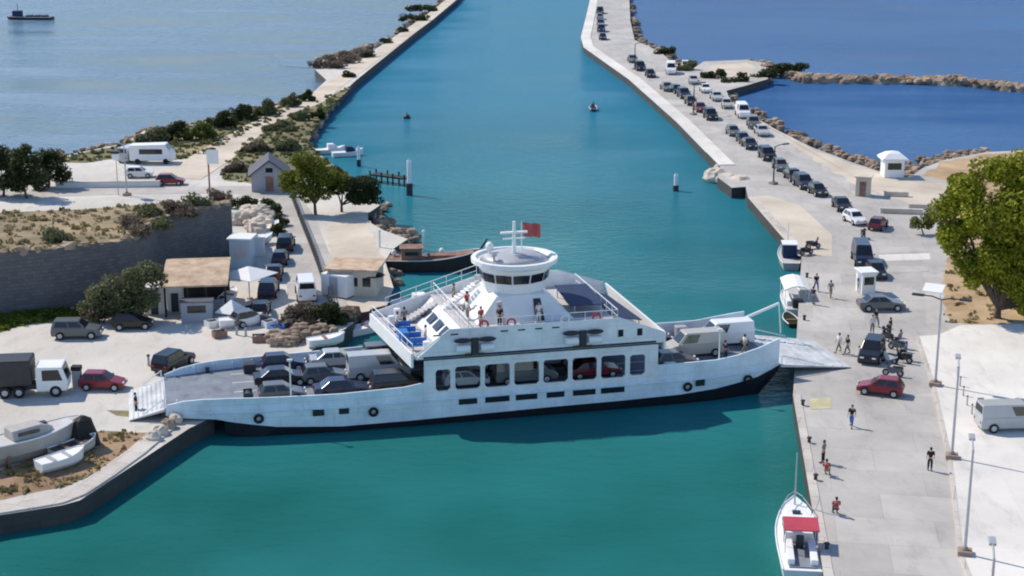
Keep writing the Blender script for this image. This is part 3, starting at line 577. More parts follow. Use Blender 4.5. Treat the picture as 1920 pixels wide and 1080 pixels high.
for s in (0, 1):
    y = 0 if s == 0 else BM_ - .15
    sw = wall_holes(15.6, 34.9, DK + .004, 5.0, y, .15, ports).build('side_wall', M['upperpaint'], fy)
    for k, (xa, xb, za, zz) in enumerate(sorted(ports)):
        b = MB()                                      # a raised rim round each port
        yy = -.05 if s == 0 else BM_
        for a_, b_, c_, d_ in ((xa - .1, xb + .1, zz, zz + .1), (xa - .1, xb + .1, za - .1, za), (xa - .1, xa, za, zz), (xb, xb + .1, za, zz)): b.bx(a_, b_, yy, yy + .05, c_, d_)
        b.build('port_rim', M['white'], sw)
        if s == 1: b = MB(); b.bx(xa, xb, y + .05, y + .07, za, zz); b.build('port_blackout', M['darkglass'], sw)  # dark pane added behind each far port to keep the car deck dark
for x, wd in ((19.1, 1.5), (21.5, 2.0), (23.9, 1.8), (26.3, 1.5), (28.7, 1.9), (31.1, 2.0), (7.2, .9), (9.2, .8), (38.6, .8)):
    b = MB(); b.bx(x - wd / 2, x + wd / 2, -.02, .03, 1.12, 1.68); b.build('freeing_port', M['darkglass'], fy, bevel=.06)
# passenger deck slab over the car deck
b = MB(); b.prism([(14.9, -.0), (34.8, 0), (33.4, BM_), (13.3, BM_)], 5.003, 5.22); b.build('overhang_shade_slab', M['dark'], fy)  # recessed slab coloured dark to paint in the shadow line under the plating
PD = 5.4
b = MB(); b.prism([(14.75, -.12), (35.3, -.12), (33.7, BM_ + .12), (13.2, BM_ + .12)], 5.224, PD); b.build('passenger_deck', M['deckgrey'], fy)
b = MB(); b.prism([(14.55, -.14), (14.74, -.14), (13.19, BM_ + .14), (13.0, BM_ + .14)], 4.55, PD + .32)
b.build('deck_end_fascia', M['white'], fy)
b = MB(); b.add([(35.3, -.13, 4.6), (35.48, -.13, 4.6), (33.9, BM_ + .13, 4.6), (33.72, BM_ + .13, 4.6), (35.3, -.13, 6.0), (35.48, -.13, 6.0), (33.9, BM_ + .13, 7.1), (33.72, BM_ + .13, 7.1)], [(3, 2, 1, 0), (4, 5, 6, 7), (0, 1, 5, 4), (1, 2, 6, 5), (2, 3, 7, 6), (3, 0, 4, 7)])
b.build('deck_end_bulwark', M['white'], fy)
# high side plating of the passenger deck, sloped off at both ends
near = [(14.9, 5.23), (35.28, 5.23), (35.28, 6.0), (31.5, 7.45), (17.6, 7.45)]
far = [(13.3, 5.23), (33.6, 5.23), (33.6, 7.1), (29.5, 8.4), (22.5, 8.4), (13.3, 5.7)]
b = MB(); b.exy(near, -.28, -.13); us = b.build('upper_side_plate', M['upperpaint'], fy, tri=True)
b = MB(); b.exy(far, BM_ + .13, BM_ + .28); b.build('upper_side_plate', M['upperpaint'], fy, tri=True)
b = MB(); b.tube([(14.9, -.2, 5.5), (17.6, -.2, 7.5), (31.5, -.2, 7.5), (35.3, -.2, 6.05)], .07); b.build('cap_rail', M['white'], fy)
b = MB(); b.tube([(13.3, BM_ + .2, 5.75), (22.5, BM_ + .2, 8.45), (29.5, BM_ + .2, 8.45), (33.6, BM_ + .2, 7.15)], .09); b.build('cap_rail', M['white'], fy)
b = MB(); b.bx(15.5, 34.6, -.31, -.27, 5.26, 5.42); b.build('side_band', M['navy'], fy)
for cx in (19.6, 28.4):                                # the two life raft cradles on the side
    b = MB(); b.bx(cx - .28, cx + .28, -.62, -.285, 5.35, 6.75); b.bx(cx - .8, cx + .8, -.5, -.285, 5.3, 5.48)
    cr = b.build('raft_cradle', M['dark'], fy, bevel=.05)
    for s in (-1, 1):
        b = MB(); b.ell((cx + s * .98, -.55, 6.62), (.72, .28, .2), 12, 7); b.build('raft_cover', M['dark'], cr, smooth=True)
        b = MB(); b.cyl((cx + s * .42, -.6, 5.98), (cx + s * 1.5, -.6, 5.98), .33, .33, 14); b.build('life_raft', M['white'], cr, bevel=.06)
for x in (31.6, 33.2):
    b = MB(); b.bx(x - .22, x + .22, -.31, -.27, 5.95, 6.55); b.build('side_window', M['darkglass'], fy, bevel=.05)
for x in (16.6, 18, 22, 23.4, 24.8, 26.2):            # scuppers along the top plate
    b = MB(); b.bx(x - .3, x + .3, -.3, -.27, 7.05, 7.17); b.build('side_slot', M['dark'], fy)
# saloon with raked ends; its roof is the sun deck
SD = 7.0
b = MB(); b.add([(17.2, 1.2, PD), (33, 1.2, PD), (33, 10.3, PD), (16.4, 10.3, PD), (19.2, .0, SD), (31.4, .0, SD), (31.0, 11.5, SD), (18.4, 11.5, SD)], [(3, 2, 1, 0), (4, 5, 6, 7), (0, 1, 5, 4), (1, 2, 6, 5), (2, 3, 7, 6), (3, 0, 4, 7)])
sal = b.build('saloon', M['white'], fy)
for yy in (2.6, 4.6, 6.6, 8.6):
    b = MB(); q = [(17.55, yy), (17.45, yy + 1.3)]
    b.add([(17.2 + .42 - .1 * yy * .8 + .3 - .16, yy, 5.95), (17.2 + .42 - .1 * yy * .8 + .22 - .16, yy + 1.3, 5.95), (17.2 + 1.1 - .1 * yy * .8 + .22 - .16, yy + 1.3, 6.6), (17.2 + 1.1 - .1 * yy * .8 + .3 - .16, yy, 6.6)], [(0, 1, 2, 3)])
    b.build('saloon_window', M['darkglass'], sal)
b = MB(); b.prism([(19.0, -.1), (31.5, -.1), (31.1, 11.6), (18.2, 11.6)], SD + .004, SD + .1); b.build('sun_deck', M['deckgrey'], fy)
# rails of the open decks
def rail(pts, h=1.05, post=1.3):
    b = MB()
    for p, q in zip(pts, pts[1:]):
        p, q = Vector(p), Vector(q); up = Vector((0, 0, h))
        b.cyl(p + up, q + up, .035, .035, 6); b.cyl(p + up * .5, q + up * .5, .022, .022, 5)
        n = max(1, int((q - p).length / post))
        for k in range(n + 1): c = p.lerp(q, k / n); b.cyl(c, c + up, .028, .028, 5)
    return b
rail([(14.7, 0, PD), (13.2, BM_, PD)]).build('deck_rail', M['white'], fy)
rail([(18.5, 11.5, SD + .1), (19.2, 0, SD + .1), (31.4, 0, SD + .1), (31.0, 11.5, SD + .1)]).build('deck_rail', M['white'], fy)
rail([(22.3, BM_ + .2, 8.4), (14.4, BM_ + .2, 6.0)], 1.0).build('stair_rail', M['white'], fy)
# open stair on the far side, from the passenger deck to the sun deck and on to the bridge
b = MB()
for k in range(9): b.bx(15.6 + .32 * k, 15.95 + .32 * k, 9.0, 10.2, PD + .17 * k, PD + .2 + .17 * k)
b.build('stair', M['deckgrey'], fy)
b = MB()
for k in range(10): b.bx(18.4 + .28 * k, 18.7 + .28 * k, 6.8, 7.8, SD + .1 + .2 * k, SD + .16 + .2 * k)
b.exy([(18.6, 7.1), (18.9, 7.1), (21.7, 9.1), (21.4, 9.1)], 6.72, 6.79); b.exy([(18.6, 7.1), (18.9, 7.1), (21.7, 9.1), (21.4, 9.1)], 7.81, 7.88)
b.build('bridge_stair', M['white'], fy)
# blue benches on the open end of the passenger deck
for k, yy in enumerate((1.4, 3.0, 4.6, 6.2)):
    be = MB(); be.bx(15.0 - .1 * yy, 16.3 - .1 * yy, yy, yy + .5, PD + .38, PD + .46); be.bx(15.0 - .1 * yy, 16.3 - .1 * yy, yy + .46, yy + .54, PD + .5, PD + .95)
    bo = be.build('bench', M['bluebench'], fy)
    for lx in (15.1, 16.1):
        b = MB(); b.bx(lx - .1 * yy, lx + .1 - .1 * yy, yy + .05, yy + .45, PD + .01, PD + .375); b.build('bench_leg', M['steel'], bo)
b = MB(); b.bx(14.2, 15.0, 3.2, 4.6, PD + .01, PD + 1.0); b.build('deck_locker', M['bluebench'], fy, bevel=.05)
for (x, y) in ((16.0, 1.0), (14.4, 8.6), (15.2, 10.6)):
    b = MB(); b.cyl((x, y, PD), (x, y, PD + .9), .3, .3, 10); b.build('life_vest_bin', M['white'], fy, bevel=.04)
# dark awning over the right hand end of the passenger deck
b = MB(); b.add([(31.2, 2.0, 6.95), (34.3, 2.6, 6.3), (33.3, 9.6, 6.6), (30.6, 10.2, 7.0), (31.2, 2.0, 7.02), (34.3, 2.6, 6.37), (33.3, 9.6, 6.67), (30.6, 10.2, 7.07)], [(3, 2, 1, 0), (4, 5, 6, 7), (0, 1, 5, 4), (1, 2, 6, 5), (2, 3, 7, 6), (3, 0, 4, 7)])
aw = b.build('awning', M['navy'], fy)
b = MB(); [b.cyl((x, y, PD), (x, y, z), .05, .05, 6) for x, y, z in ((34.1, 2.8, 6.3), (33.1, 9.4, 6.6))]; b.build('awning_post', M['steel'], aw)
b = MB(); b.bx(28.2, 31.0, 2.2, 8.4, SD + 1.02, SD + 1.1, -.04); so_ = b.build('dark_canopy', M['navy'], fy)
b = MB(); [b.cyl((x, y, SD + .1), (x, y, SD + 1.02), .05, .05, 6) for x, y in ((28.5, 2.5), (30.7, 2.4), (28.5, 8), (30.7, 8))]; b.build('canopy_post', M['steel'], so_)
# bridge block, wheelhouse, roof
CX, CY = 24.2, 5.6
b = MB(); b.add([(20.2, 1.7, SD + .1), (28.3, 1.7, SD + .1), (28.3, 9.6, SD + .1), (20.2, 9.6, SD + .1), (22.1, 3.1, 9.0), (26.3, 3.1, 9.0), (26.3, 8.2, 9.0), (22.1, 8.2, 9.0)], [(3, 2, 1, 0), (4, 5, 6, 7), (0, 1, 5, 4), (1, 2, 6, 5), (2, 3, 7, 6), (3, 0, 4, 7)])
bb = b.build('bridge_base', M['white'], fy, bevel=.08)
b = MB(); b.add([(25.0, 1.74, SD + .12), (25.8, 1.74, SD + .12), (25.7, 2.93, 8.7), (25.1, 2.93, 8.7)], [(0, 1, 2, 3)]); b.v = [(x, y - .1, z) for x, y, z in b.v]; b.build('bridge_door', M['dark'], bb)
def ring(r, z, n=12, ex=1.0, o=PI / 12): return [(CX + r * ex * math.cos(2 * PI * i / n + o), CY + r * math.sin(2 * PI * i / n + o), z) for i in range(n)]
b = MB(); b.loft([ring(2.35, 9.004, ex=1.1), ring(2.48, 9.75, ex=1.1), ring(2.65, 10.55, ex=1.1), ring(2.75, 11.0, ex=1.1)]); wh = b.build('wheelhouse', M['white'], fy)
for i in range(12):
    b = MB(); r0, r1 = ring(2.54, 9.85, ex=1.1), ring(2.70, 10.6, ex=1.1)
    a, c = Vector(r0[i]), Vector(r0[(i + 1) % 12]); d, e = Vector(r1[i]), Vector(r1[(i + 1) % 12])
    b.add([a.lerp(c, .05), a.lerp(c, .95), d.lerp(e, .95), d.lerp(e, .05)], [(0, 1, 2, 3)]); b.build('wheelhouse_window', M['darkglass'], wh)
b = MB(); b.loft([ring(2.85, 11.004, 24, 1.08), ring(3.4, 11.25, 24, 1.05), ring(3.4, 11.6, 24, 1.05), ring(3.05, 11.62, 24, 1.05), ring(2.85, 11.4, 24, 1.05)]); rf = b.build('wheelhouse_roof', M['white'], fy)
b = MB(); b.loft([ring(2.75, 11.405, 20, 1.05), ring(2.1, 11.75, 20, 1.05), ring(1.0, 11.95, 20, 1.05)]); b.build('roof_dome', M['steel'], rf, smooth=True)
b = MB(); b.cyl((CX - .1, CY - .3, 11.6), (CX - .1, CY - .3, 14.6), .2, .12, 10); b.bx(CX - 1.0, CX + .8, CY - .36, CY - .24, 13.1, 13.22); ms = b.build('mast', M['white'], fy)
b = MB(); b.bx(CX - 1.2, CX + 1.0, CY - .45, CY - .15, 13.6, 13.75); b.build('radar_scanner', M['white'], ms)
for dx in (-.9, .7):
    b = MB(); b.cyl((CX + dx, CY - .3, 13.22), (CX + dx, CY - .3, 14.3), .02, .015, 5); b.build('aerial', M['steel'], ms)
b = MB(); b.ell((CX - 1.9, CY + .8, 12.3), (.35, .35, .42), 12, 8); b.cyl((CX - 1.9, CY + .8, 11.4), (CX - 1.9, CY + .8, 12), .08, .08, 6); b.build('satellite_dome', M['white'], rf, smooth=True)
b = MB(); b.cyl((CX - 2.0, CY - 1.3, 11.4), (CX - 2.0, CY - 1.3, 12.1), .12, .1, 8); b.cyl((CX - 2.2, CY - 1.3, 12.2), (CX - 1.8, CY - 1.3, 12.2), .2, .2, 10); b.build('searchlight', M['steel'], rf)
b = MB(); b.cyl((CX + .9, CY + 1.2, 11.5), (CX + .9, CY + 1.2, 14.2), .04, .03, 6); fs_ = b.build('flagstaff', M['white'], fy)
b = MB(); n = 10; vs = []
for i in range(n + 1):
    for j in range(2):
        vs.append((CX + .95 + 1.5 * i / n, CY + 1.2 + .16 * math.sin(i * 1.1), 14.1 - 1.15 * j - .02 * i))
b.add(vs, [(2 * i, 2 * i + 1, 2 * i + 3, 2 * i + 2) for i in range(n)]); b.build('flag', M['flag'], fs_, smooth=True)
# lifebuoys, funnels
for x in (20.4, 22.6, 27.0, 29.6):
    b = MB()
    for k in range(12):
        a, c = 2 * PI * k / 12, 2 * PI * (k + 1) / 12
        b.cyl((x + .33 * math.cos(a), -.14, 7.7 + .33 * math.sin(a)), (x + .33 * math.cos(c), -.14, 7.7 + .33 * math.sin(c)), .08, .08, 6)
    b.build('lifebuoy', M['red'] if x != 27.0 else M['white'], fy)
for y in (1.6, 9.9):
    b = MB(); b.cyl((22.2, y, SD + .1), (22.0, y, SD + 2.0), .3, .26, 12); b.build('exhaust_funnel', M['steel'], fy)
# ramps
def ramp(x0, z0, x1, z1, y0, y1, name='loading_ramp'):
    b = MB(); b.add([(x0, y0, z0 - .22), (x1, y0 + .5, z1 - .06), (x1, y1 - .5, z1 - .06), (x0, y1, z0 - .22), (x0, y0, z0), (x1, y0 + .5, z1), (x1, y1 - .5, z1), (x0, y1, z0)], [(3, 2, 1, 0), (4, 5, 6, 7), (0, 1, 5, 4), (1, 2, 6, 5), (2, 3, 7, 6), (3, 0, 4, 7)])
    rp = b.build(name, M['ramp'], fy)
    b = MB(); sg = 1 if x1 > x0 else -1
    for k in range(7):
        t = .1 + .13 * k; x = x0 + (x1 - x0) * t; z = z0 + (z1 - z0) * t
        b.bx(x - .05, x + .05, y0 + .6, y1 - .6, z + .004, z + .05)
    b.build('grip_bar', M['ramp'], rp)
    for y in (y0 + .25, y1 - .25):
        b = MB(); b.tube([(x0 + sg * .1, y, z0 + .05), (x0 + sg * .1, y, z0 + .7), (x0 + (x1 - x0) * .6, y, z0 + (z1 - z0) * .6 + .12)], .05, 6); b.build('ramp_rail', M['white'], rp)
    return rp
ramp(-4.45, DK - .02, -7.2, 1.12, 1.9, 9.6)
ramp(46.25, DK - .02, 52.8, 1.10, 1.3, 10.2)
for x0, x1, y, zz in ((44.8, 49.4, 9.9, 4.7),):
    b = MB(); b.cyl((x0, y, 3.0), (x1, y, zz), .17, .13, 8); b.cyl((x1, y, zz), (x1 + (1 if x1 > 20 else -1) * .3, y, 1.9), .05, .05, 6); b.build('ramp_arm', M['white'], fy)
for x, y in ((-.8, 1.5), (-.8, 10.0), (44.2, 1.3), (44.2, 10.2), (3.2, .75), (42, .8)):
    b = MB(); b.cyl((x, y, DK + .02), (x, y, DK + .5), .14, .17, 8); b.build('mooring_bitt', M['dark'], fy)
for x in (5.2, 40.5):
    b = MB(); b.cyl((x, .9, DK + .02), (x, .9, 5.6), .07, .05, 8); b.bx(x - .2, x + .2, .8, 1.0, 5.5, 5.65); b.build('deck_light_post', M['white'], fy)
# fenders of old tyres along the near side
for x in (2.6, 11.5, 37.5, 43):
    i = lerp_tab(inset, x); b = MB()
    for k in range(10):
        a, c = 2 * PI * k / 10, 2 * PI * (k + 1) / 10
        b.cyl((x + .3 * math.cos(a), i - .16, 1.15 + .3 * math.sin(a)), (x + .3 * math.cos(c), i - .16, 1.15 + .3 * math.sin(c)), .12, .12, 6)
    b.build('tyre_fender', M['black'], fy)

# gear on the open bow deck
for x, y, sx, sy, h, m_ in ((36.4, 1.2, .5, .4, .9, 'white'), (38.0, 10.4, .9, .35, .8, 'white'), (40.4, 10.3, .5, .4, 1.1, 'steel'), (45.0, 8.9, .6, .5, .7, 'dark'), (41.5, 1.5, .45, .35, .8, 'dark'), (2.6, 9.4, .5, .5, .8, 'dark')):
    b = MB(); b.bx(x - sx, x + sx, y - sy, y + sy, DK + .02, DK + h); b.build('deck_box', M[m_], fy, bevel=.05)
for x, y in ((44.0, 2.6), (44.0, 9.0), (2.0, 2.4)):
    b = MB(); b.cyl((x, y - .5, DK + .45), (x, y + .5, DK + .45), .28, .28, 12); b.bx(x - .35, x + .35, y - .6, y - .52, DK + .02, DK + .8); b.bx(x - .35, x + .35, y + .52, y + .6, DK + .02, DK + .8); b.build('winch', M['dark'], fy)
b = MB(); b.exy([(35.4, DK + .02), (36.6, DK + .02), (36.6, DK + 1.9), (35.4, DK + 2.6)], 6.8, 9.8); b.build('stair_casing', M['white'], fy, bevel=.05)
# ------------------------------------------------------------------ people
def skin_mesh(pts, edges, root):
    me = bpy.data.meshes.new('body'); me.from_pydata([p[:3] for p in pts], edges, [])
    o = bpy.data.objects.new('body', me); col.objects.link(o)
    md = o.modifiers.new('s', 'SKIN'); md.use_smooth_shade = True
    for i, p in enumerate(pts):
        sv = me.skin_vertices[0].data[i]; sv.radius = (p[3], p[3] if len(p) < 5 else p[4]); sv.use_root = (i == root)
    o.modifiers.new('u', 'SUBSURF').levels = 1
    dg = bpy.context.evaluated_depsgraph_get(); out = bpy.data.meshes.new_from_object(o.evaluated_get(dg))
    bpy.data.objects.remove(o); bpy.data.meshes.remove(me)
    for p in out.polygons: p.use_smooth = True
    return out
def pose_pts(pose):
    st = {'stand': ((.02, .04), (.0, -.02)), 'walk': ((.22, .30), (-.16, -.34)), 'sit': None}[pose]
    base = .95 if pose != 'sit' else .50
    dz = base - .95
    P_ = [(0, 0, .95 + dz, .12), (0, 0, 1.15 + dz, .12), (0, 0, 1.36 + dz, .14), (0, 0, 1.50 + dz, .05), (.02, 0, 1.60 + dz, .082), (.01, 0, 1.70 + dz, .085), (0, 0, 1.755 + dz, .05), (.105, 0, 1.635 + dz, .014)]
    E_ = [(0, 1), (1, 2), (2, 3), (3, 4), (4, 5), (5, 6), (4, 7)]
    ears = [(0.0, .095, 1.655 + dz, .018), (0.0, -.095, 1.655 + dz, .018)]
    for e in ears: E_.append((5, len(P_))); P_.append(e)
    arms, legs = [], []
    for k, s in enumerate((1, -1)):
        i = len(P_); sw = (.16 if pose == 'walk' else .03) * (1 if k else -1)
        if pose == 'sit': ar = [(0, .19 * s, 1.42 + dz, .058), (.05, .26 * s, 1.17 + dz, .042), (.27, .18 * s, 1.08 + dz, .028), (.35, .16 * s, 1.07 + dz, .03)]
        else: ar = [(0, .19 * s, 1.42, .058), (sw * .5 - .03, .25 * s, 1.15, .042), (sw + .04, .27 * s, .92, .027), (sw + .07, .27 * s, .85, .03)]
        P_ += ar; E_ += [(2, i), (i, i + 1), (i + 1, i + 2), (i + 2, i + 3)]; arms.append(ar)
        h = Vector(ar[3][:3]); d = (h - Vector(ar[2][:3])).normalized()
        for f in range(4):                       # four fingers and the thumb
            j = len(P_); o = Vector((.016 * (f - 1.5), 0, 0)) if pose != 'sit' else Vector((0, .016 * (f - 1.5), 0))
            tip = h + d * (.085 - .01 * abs(f - 1.3)) + o * 1.5 + Vector((.02, -.015 * s, 0))
            P_.append((*tip, .008)); E_.append((i + 3, j))
        j = len(P_); P_.append((*(h + d * .03 + Vector((.05, -.01 * s, 0))), .01)); E_.append((i + 3, j))
        i = len(P_)
        if pose == 'sit': lg = [(0, .10 * s, .48, .085), (.42, .13 * s, .50, .06), (.40, .13 * s, .09, .038), (.56, .14 * s, .045, .033)]
        else:
            kx, fx = st[k]; lift = .07 if (pose == 'walk' and k) else 0
            lg = [(0, .10 * s, .90, .085), (kx, .11 * s, .50, .058), (fx - .02, .11 * s, .09 + lift, .038), (fx + .14, .12 * s, .04, .033)]
        P_ += lg; E_ += [(0, i), (i, i + 1), (i + 1, i + 2), (i + 2, i + 3)]; legs.append(lg)
    return P_, E_, arms, legs, dz
PROT = {}
def cloth(pose):
    if pose in PROT: return PROT[pose]
    P_, E_, arms, legs, dz = pose_pts(pose)
    body = skin_mesh(P_, E_, 0); body.materials.append(M['skin'])
    sp = [(0, 0, .97 + dz, .15), (0, 0, 1.15 + dz, .16), (0, 0, 1.37 + dz, .18), (0, 0, 1.475 + dz, .075)]; se = [(0, 1), (1, 2), (2, 3)]
    for ar in arms:
        i = len(sp); a, c = Vector(ar[0][:3]), Vector(ar[1][:3]); sp += [(*a, .09), (*a.lerp(c, .9), .07)]; se += [(2, i), (i, i + 1)]
    shirt = skin_mesh(sp, se, 0)
    tp = [(0, 0, .97 + dz, .15), (0, 0, .90 + dz, .15)]; te = [(0, 1)]
    for lg in legs:
        i = len(tp); tp += [(*lg[0][:3], .115), (*lg[1][:3], .088), (*Vector(lg[1][:3]).lerp(Vector(lg[2][:3]), .92), .066)]; te += [(1, i), (i, i + 1), (i + 1, i + 2)]
    trs = skin_mesh(tp, te, 0)
    b = MB()
    b.ell((-.02, 0, 1.70 + dz), (.105, .1, .09), 12, 8); b.ell((-.06, 0, 1.64 + dz), (.06, .085, .1), 10, 7); hair = b
    sh = MB()
    for lg in legs:
        a, c = Vector(lg[2][:3]), Vector(lg[3][:3]); m_ = a.lerp(c, .6); sh.ell((m_.x + .02, m_.y, .045 if pose != 'walk' or a.z < .12 else .07), (.15, .055, .055), 10, 6)
    PROT[pose] = (body, shirt, trs, hair, sh); return PROT[pose]
def person(label, loc, rz, pose, shirt, trousers, group=None):
    body, sm, tm, hair, sh = cloth(pose)
    t = thing('person', label, 'person', loc, rz, group)
    def pt(n, me, m):
        me = me.copy(); me.materials.clear(); me.materials.append(m); o = bpy.data.objects.new(n, me); col.objects.link(o); o.parent = t
    pt('body', body, M['skin']); pt('shirt', sm, CLOTH[shirt]); pt('trousers', tm, CLOTH[trousers])
    hair.build('hair', M['hair'], t, smooth=True); sh.build('shoes', CLOTH['black'], t, smooth=True)
    return t

# ------------------------------------------------------------------ vehicles
CARS = {'hatchback': (3.75, 1.68, 1.46, .90, (-1.80, .88), (-1.4, .10)), 'sedan': (4.5, 1.8, 1.43, .92, (-1.75, 1.0), (-1.0, .2)), 'suv': (4.5, 1.86, 1.72, 1.08, (-2.18, .95), (-1.95, .25)), 'van': (5.2, 1.98, 2.15, 1.2, (-2.55, 1.75), (-2.5, .95)), 'pickup': (5.1, 1.86, 1.72, 1.02, (-.55, 1.15), (-.35, .45))}
CP_ = {}
def car_proto(kind, paint):
    L, W, H, bz, (cb0, cb1), (ct0, ct1) = CARS[kind]; r = .33 if kind in ('hatchback', 'sedan') else .37
    t = thing('parked_car', '', 'car'); h = L / 2; pm = PAINT[paint]
    b = MB(); b.exy([(-h + .06, .3), (-h, .62), (-h + .07, bz), (cb1, bz), (h - .28, bz - .18), (h, .6), (h - .06, .28)], -W / 2, W / 2)
    b.v = [(x, y * (1 - .10 * max(0, (abs(x) - h + .7) / .7)), z) for x, y, z in b.v]
    bo = b.build('body', pm, t, bevel=.08)
    w0, w1 = W / 2 - .06, W / 2 - .24
    b = MB(); q = [(cb0, -w0, bz - .02), (cb1, -w0, bz - .02), (cb1, w0, bz - .02), (cb0, w0, bz - .02), (ct0, -w1, H), (ct1, -w1, H), (ct1, w1, H), (ct0, w1, H)]
    b.add(q, [(3, 2, 1, 0), (4, 5, 6, 7), (0, 1, 5, 4), (1, 2, 6, 5), (2, 3, 7, 6), (3, 0, 4, 7)]); b.build('cabin', pm, t, bevel=.06)
    def pane(name, a, c, d, e, u0, u1, v0=.14, v1=.86):
        a, c, d, e = map(Vector, (a, c, d, e)); nn = (c - a).cross(e - a).normalized() * .012
        P = lambda u, v: a.lerp(c, u).lerp(e.lerp(d, u), v) + nn
        b = MB(); b.add([P(u0, v0), P(u1, v0), P(u1, v1), P(u0, v1)], [(0, 1, 2, 3)]); b.build(name, M['darkglass'], t)
    pane('windscreen', q[1], q[2], q[6], q[5], .07, .93); pane('rear_window', q[3], q[0], q[4], q[7], .08, .92, .3 if kind == 'van' else .14)
    fr = .62 if kind == 'van' else .1
    pane('side_window', q[0], q[1], q[5], q[4], fr, .5 if fr < .5 else .93); pane('side_window', q[2], q[3], q[7], q[6], 1 - (.5 if fr < .5 else .93), 1 - fr)
    if fr < .5: pane('side_window', q[0], q[1], q[5], q[4], .54, .93); pane('side_window', q[2], q[3], q[7], q[6], .07, .46)
    if kind == 'pickup':
        b = MB(); b.bx(-h + .2, cb0 - .1, -w0 + .1, w0 - .1, bz + .003, bz + .02); b.build('load_bed', M['black'], t)
    for x in (-L * .31, L * .31):
        for s in (-1, 1):
            b = MB(); b.cyl((x, s * (W / 2 - .2), r), (x, s * (W / 2 + .015), r), r, r, 16); wl = b.build('wheel', M['black'], t)
            b = MB(); b.cyl((x, s * (W / 2 + .016), r), (x, s * (W / 2 + .03), r), r * .6, r * .55, 10); b.build('rim', M['steel'], wl)
    for s in (-1, 1):
        b = MB(); b.bx(h - .10, h - .005, s * (W / 2 - .42) - .17, s * (W / 2 - .42) + .17, .62, .74); b.build('headlight', M['lamp'], t, bevel=.02)
        b = MB(); b.bx(-h + .0, -h + .09, s * (W / 2 - .34) - .12, s * (W / 2 - .34) + .12, .68, .86); b.build('tail_light', M['tail'], t, bevel=.02)
        b = MB(); b.bx(cb1 - .35, cb1 - .2, s * (W / 2 + .06) - .08, s * (W / 2 + .06) + .08, bz + .02, bz + .14); b.build('wing_mirror', pm, t, bevel=.02)
    return t
def car(kind, paint, label, loc, rz, group=None, cat=None):
    k = (kind, paint)
    if k not in CP_: CP_[k] = t = car_proto(kind, paint)
    else: t = copy_tree(CP_[k])
    t.location = loc; t.rotation_euler = (0, 0, rz); t['label'] = label; t['category'] = cat or {'van': 'van', 'pickup': 'pickup truck'}.get(kind, 'car')
    t.name = {'van': 'parked_van', 'pickup': 'pickup_truck'}.get(kind, 'parked_car')
    if group: t['group'] = group
    elif 'group' in t: del t['group']
    return t
MBK = {}
def motorbike(label, loc, rz, paint, group=None):
    t = thing('motorbike', label, 'motorbike', loc, rz, group)
    for x in (-.6, .6):
        b = MB(); b.cyl((x, -.07, .3), (x, .07, .3), .3, .3, 14); w_ = b.build('wheel', M['black'], t, bevel=.03)
        b = MB(); b.cyl((x, -.075, .3), (x, .075, .3), .16, .16, 10); b.build('rim', M['steel'], w_)
    b = MB(); b.loft([[(x, -w_, z0), (x, w_, z0), (x, w_ * .8, z1), (x, -w_ * .8, z1)] for x, w_, z0, z1 in ((-.85, .08, .62, .78), (-.4, .18, .4, .78), (.0, .18, .25, .72), (.25, .2, .3, .78), (.5, .16, .5, .98))]); b.build('body', PAINT[paint], t, bevel=.03)
    b = MB(); b.bx(-.8, .05, -.15, .15, .785, .88); b.build('seat', M['black'], t, bevel=.04)
    b = MB(); b.cyl((.6, 0, .3), (.42, 0, 1.05), .04, .04, 6); b.cyl((.42, -.34, 1.06), (.42, .34, 1.06), .025, .025, 6); b.build('handlebar', M['dark'], t)
    b = MB(); b.bx(.5, .56, -.16, .16, 1.0, 1.3); b.build('wind_shield', M['darkglass'], t, bevel=.02)
    return t

# ------------------------------------------------------------------ boats
def hull_mb(L, B, fr, dr, sheer=.5, stern=.8, n=11, fine=.6):
    rings = []; dk = []
    for i in range(n):
        t = i / (n - 1); x = -L / 2 + L * t
        yb = B / 2 * (stern + (1 - stern) * math.sin(min(1, t / .45) * PI / 2)) * (1 if t < .5 else max(.02, math.cos((t - .5) / .5 * PI / 2) ** fine))
        zs = fr + sheer * max(0, t - .35) ** 2 / .42; k = max(.05, 1 - max(0, t - .7) * 2.4)
        rings.append([(x - 0.0, -yb, zs), (x - .12 * L * max(0, t - .8), -yb * .86, .06), (x - .2 * L * max(0, t - .8), -yb * .4, -dr * k), (x - .2 * L * max(0, t - .8), yb * .4, -dr * k), (x - .12 * L * max(0, t - .8), yb * .86, .06), (x, yb, zs)])
        dk.append((x, yb, zs))
    b = MB(); b.loft(rings); return b, dk
def boat(name, label, loc, rz, L, B, fr, dr, hullm, deckm, sheer=.5, stern=.8, group=None, cat='boat', fine=.6, open_=False):
    t = thing(name, label, cat, loc, rz, group); b, dk = hull_mb(L, B, fr, dr, sheer, stern, fine=fine); b.build('hull', M[hullm], t, bevel=.0)
    b = MB(); q = [(x, -max(.0, y - .14), z + .012) for x, y, z in dk[:-1]] + [(x, max(.0, y - .14), z + .012) for x, y, z in dk[:-1][::-1]]
    n = len(dk) - 1
    b.add(q, [(i, i + 1, 2 * n - 2 - i, 2 * n - 1 - i) for i in range(n - 1)]); b.build('deck', M[deckm], t)
    b = MB(); b.tube([(x, -y, z + .03) for x, y, z in dk] + [(x, y, z + .03) for x, y, z in dk[::-1]], .05, 6); b.build('gunwale', M['white'] if hullm != 'wood' else M['wood'], t)
    return t

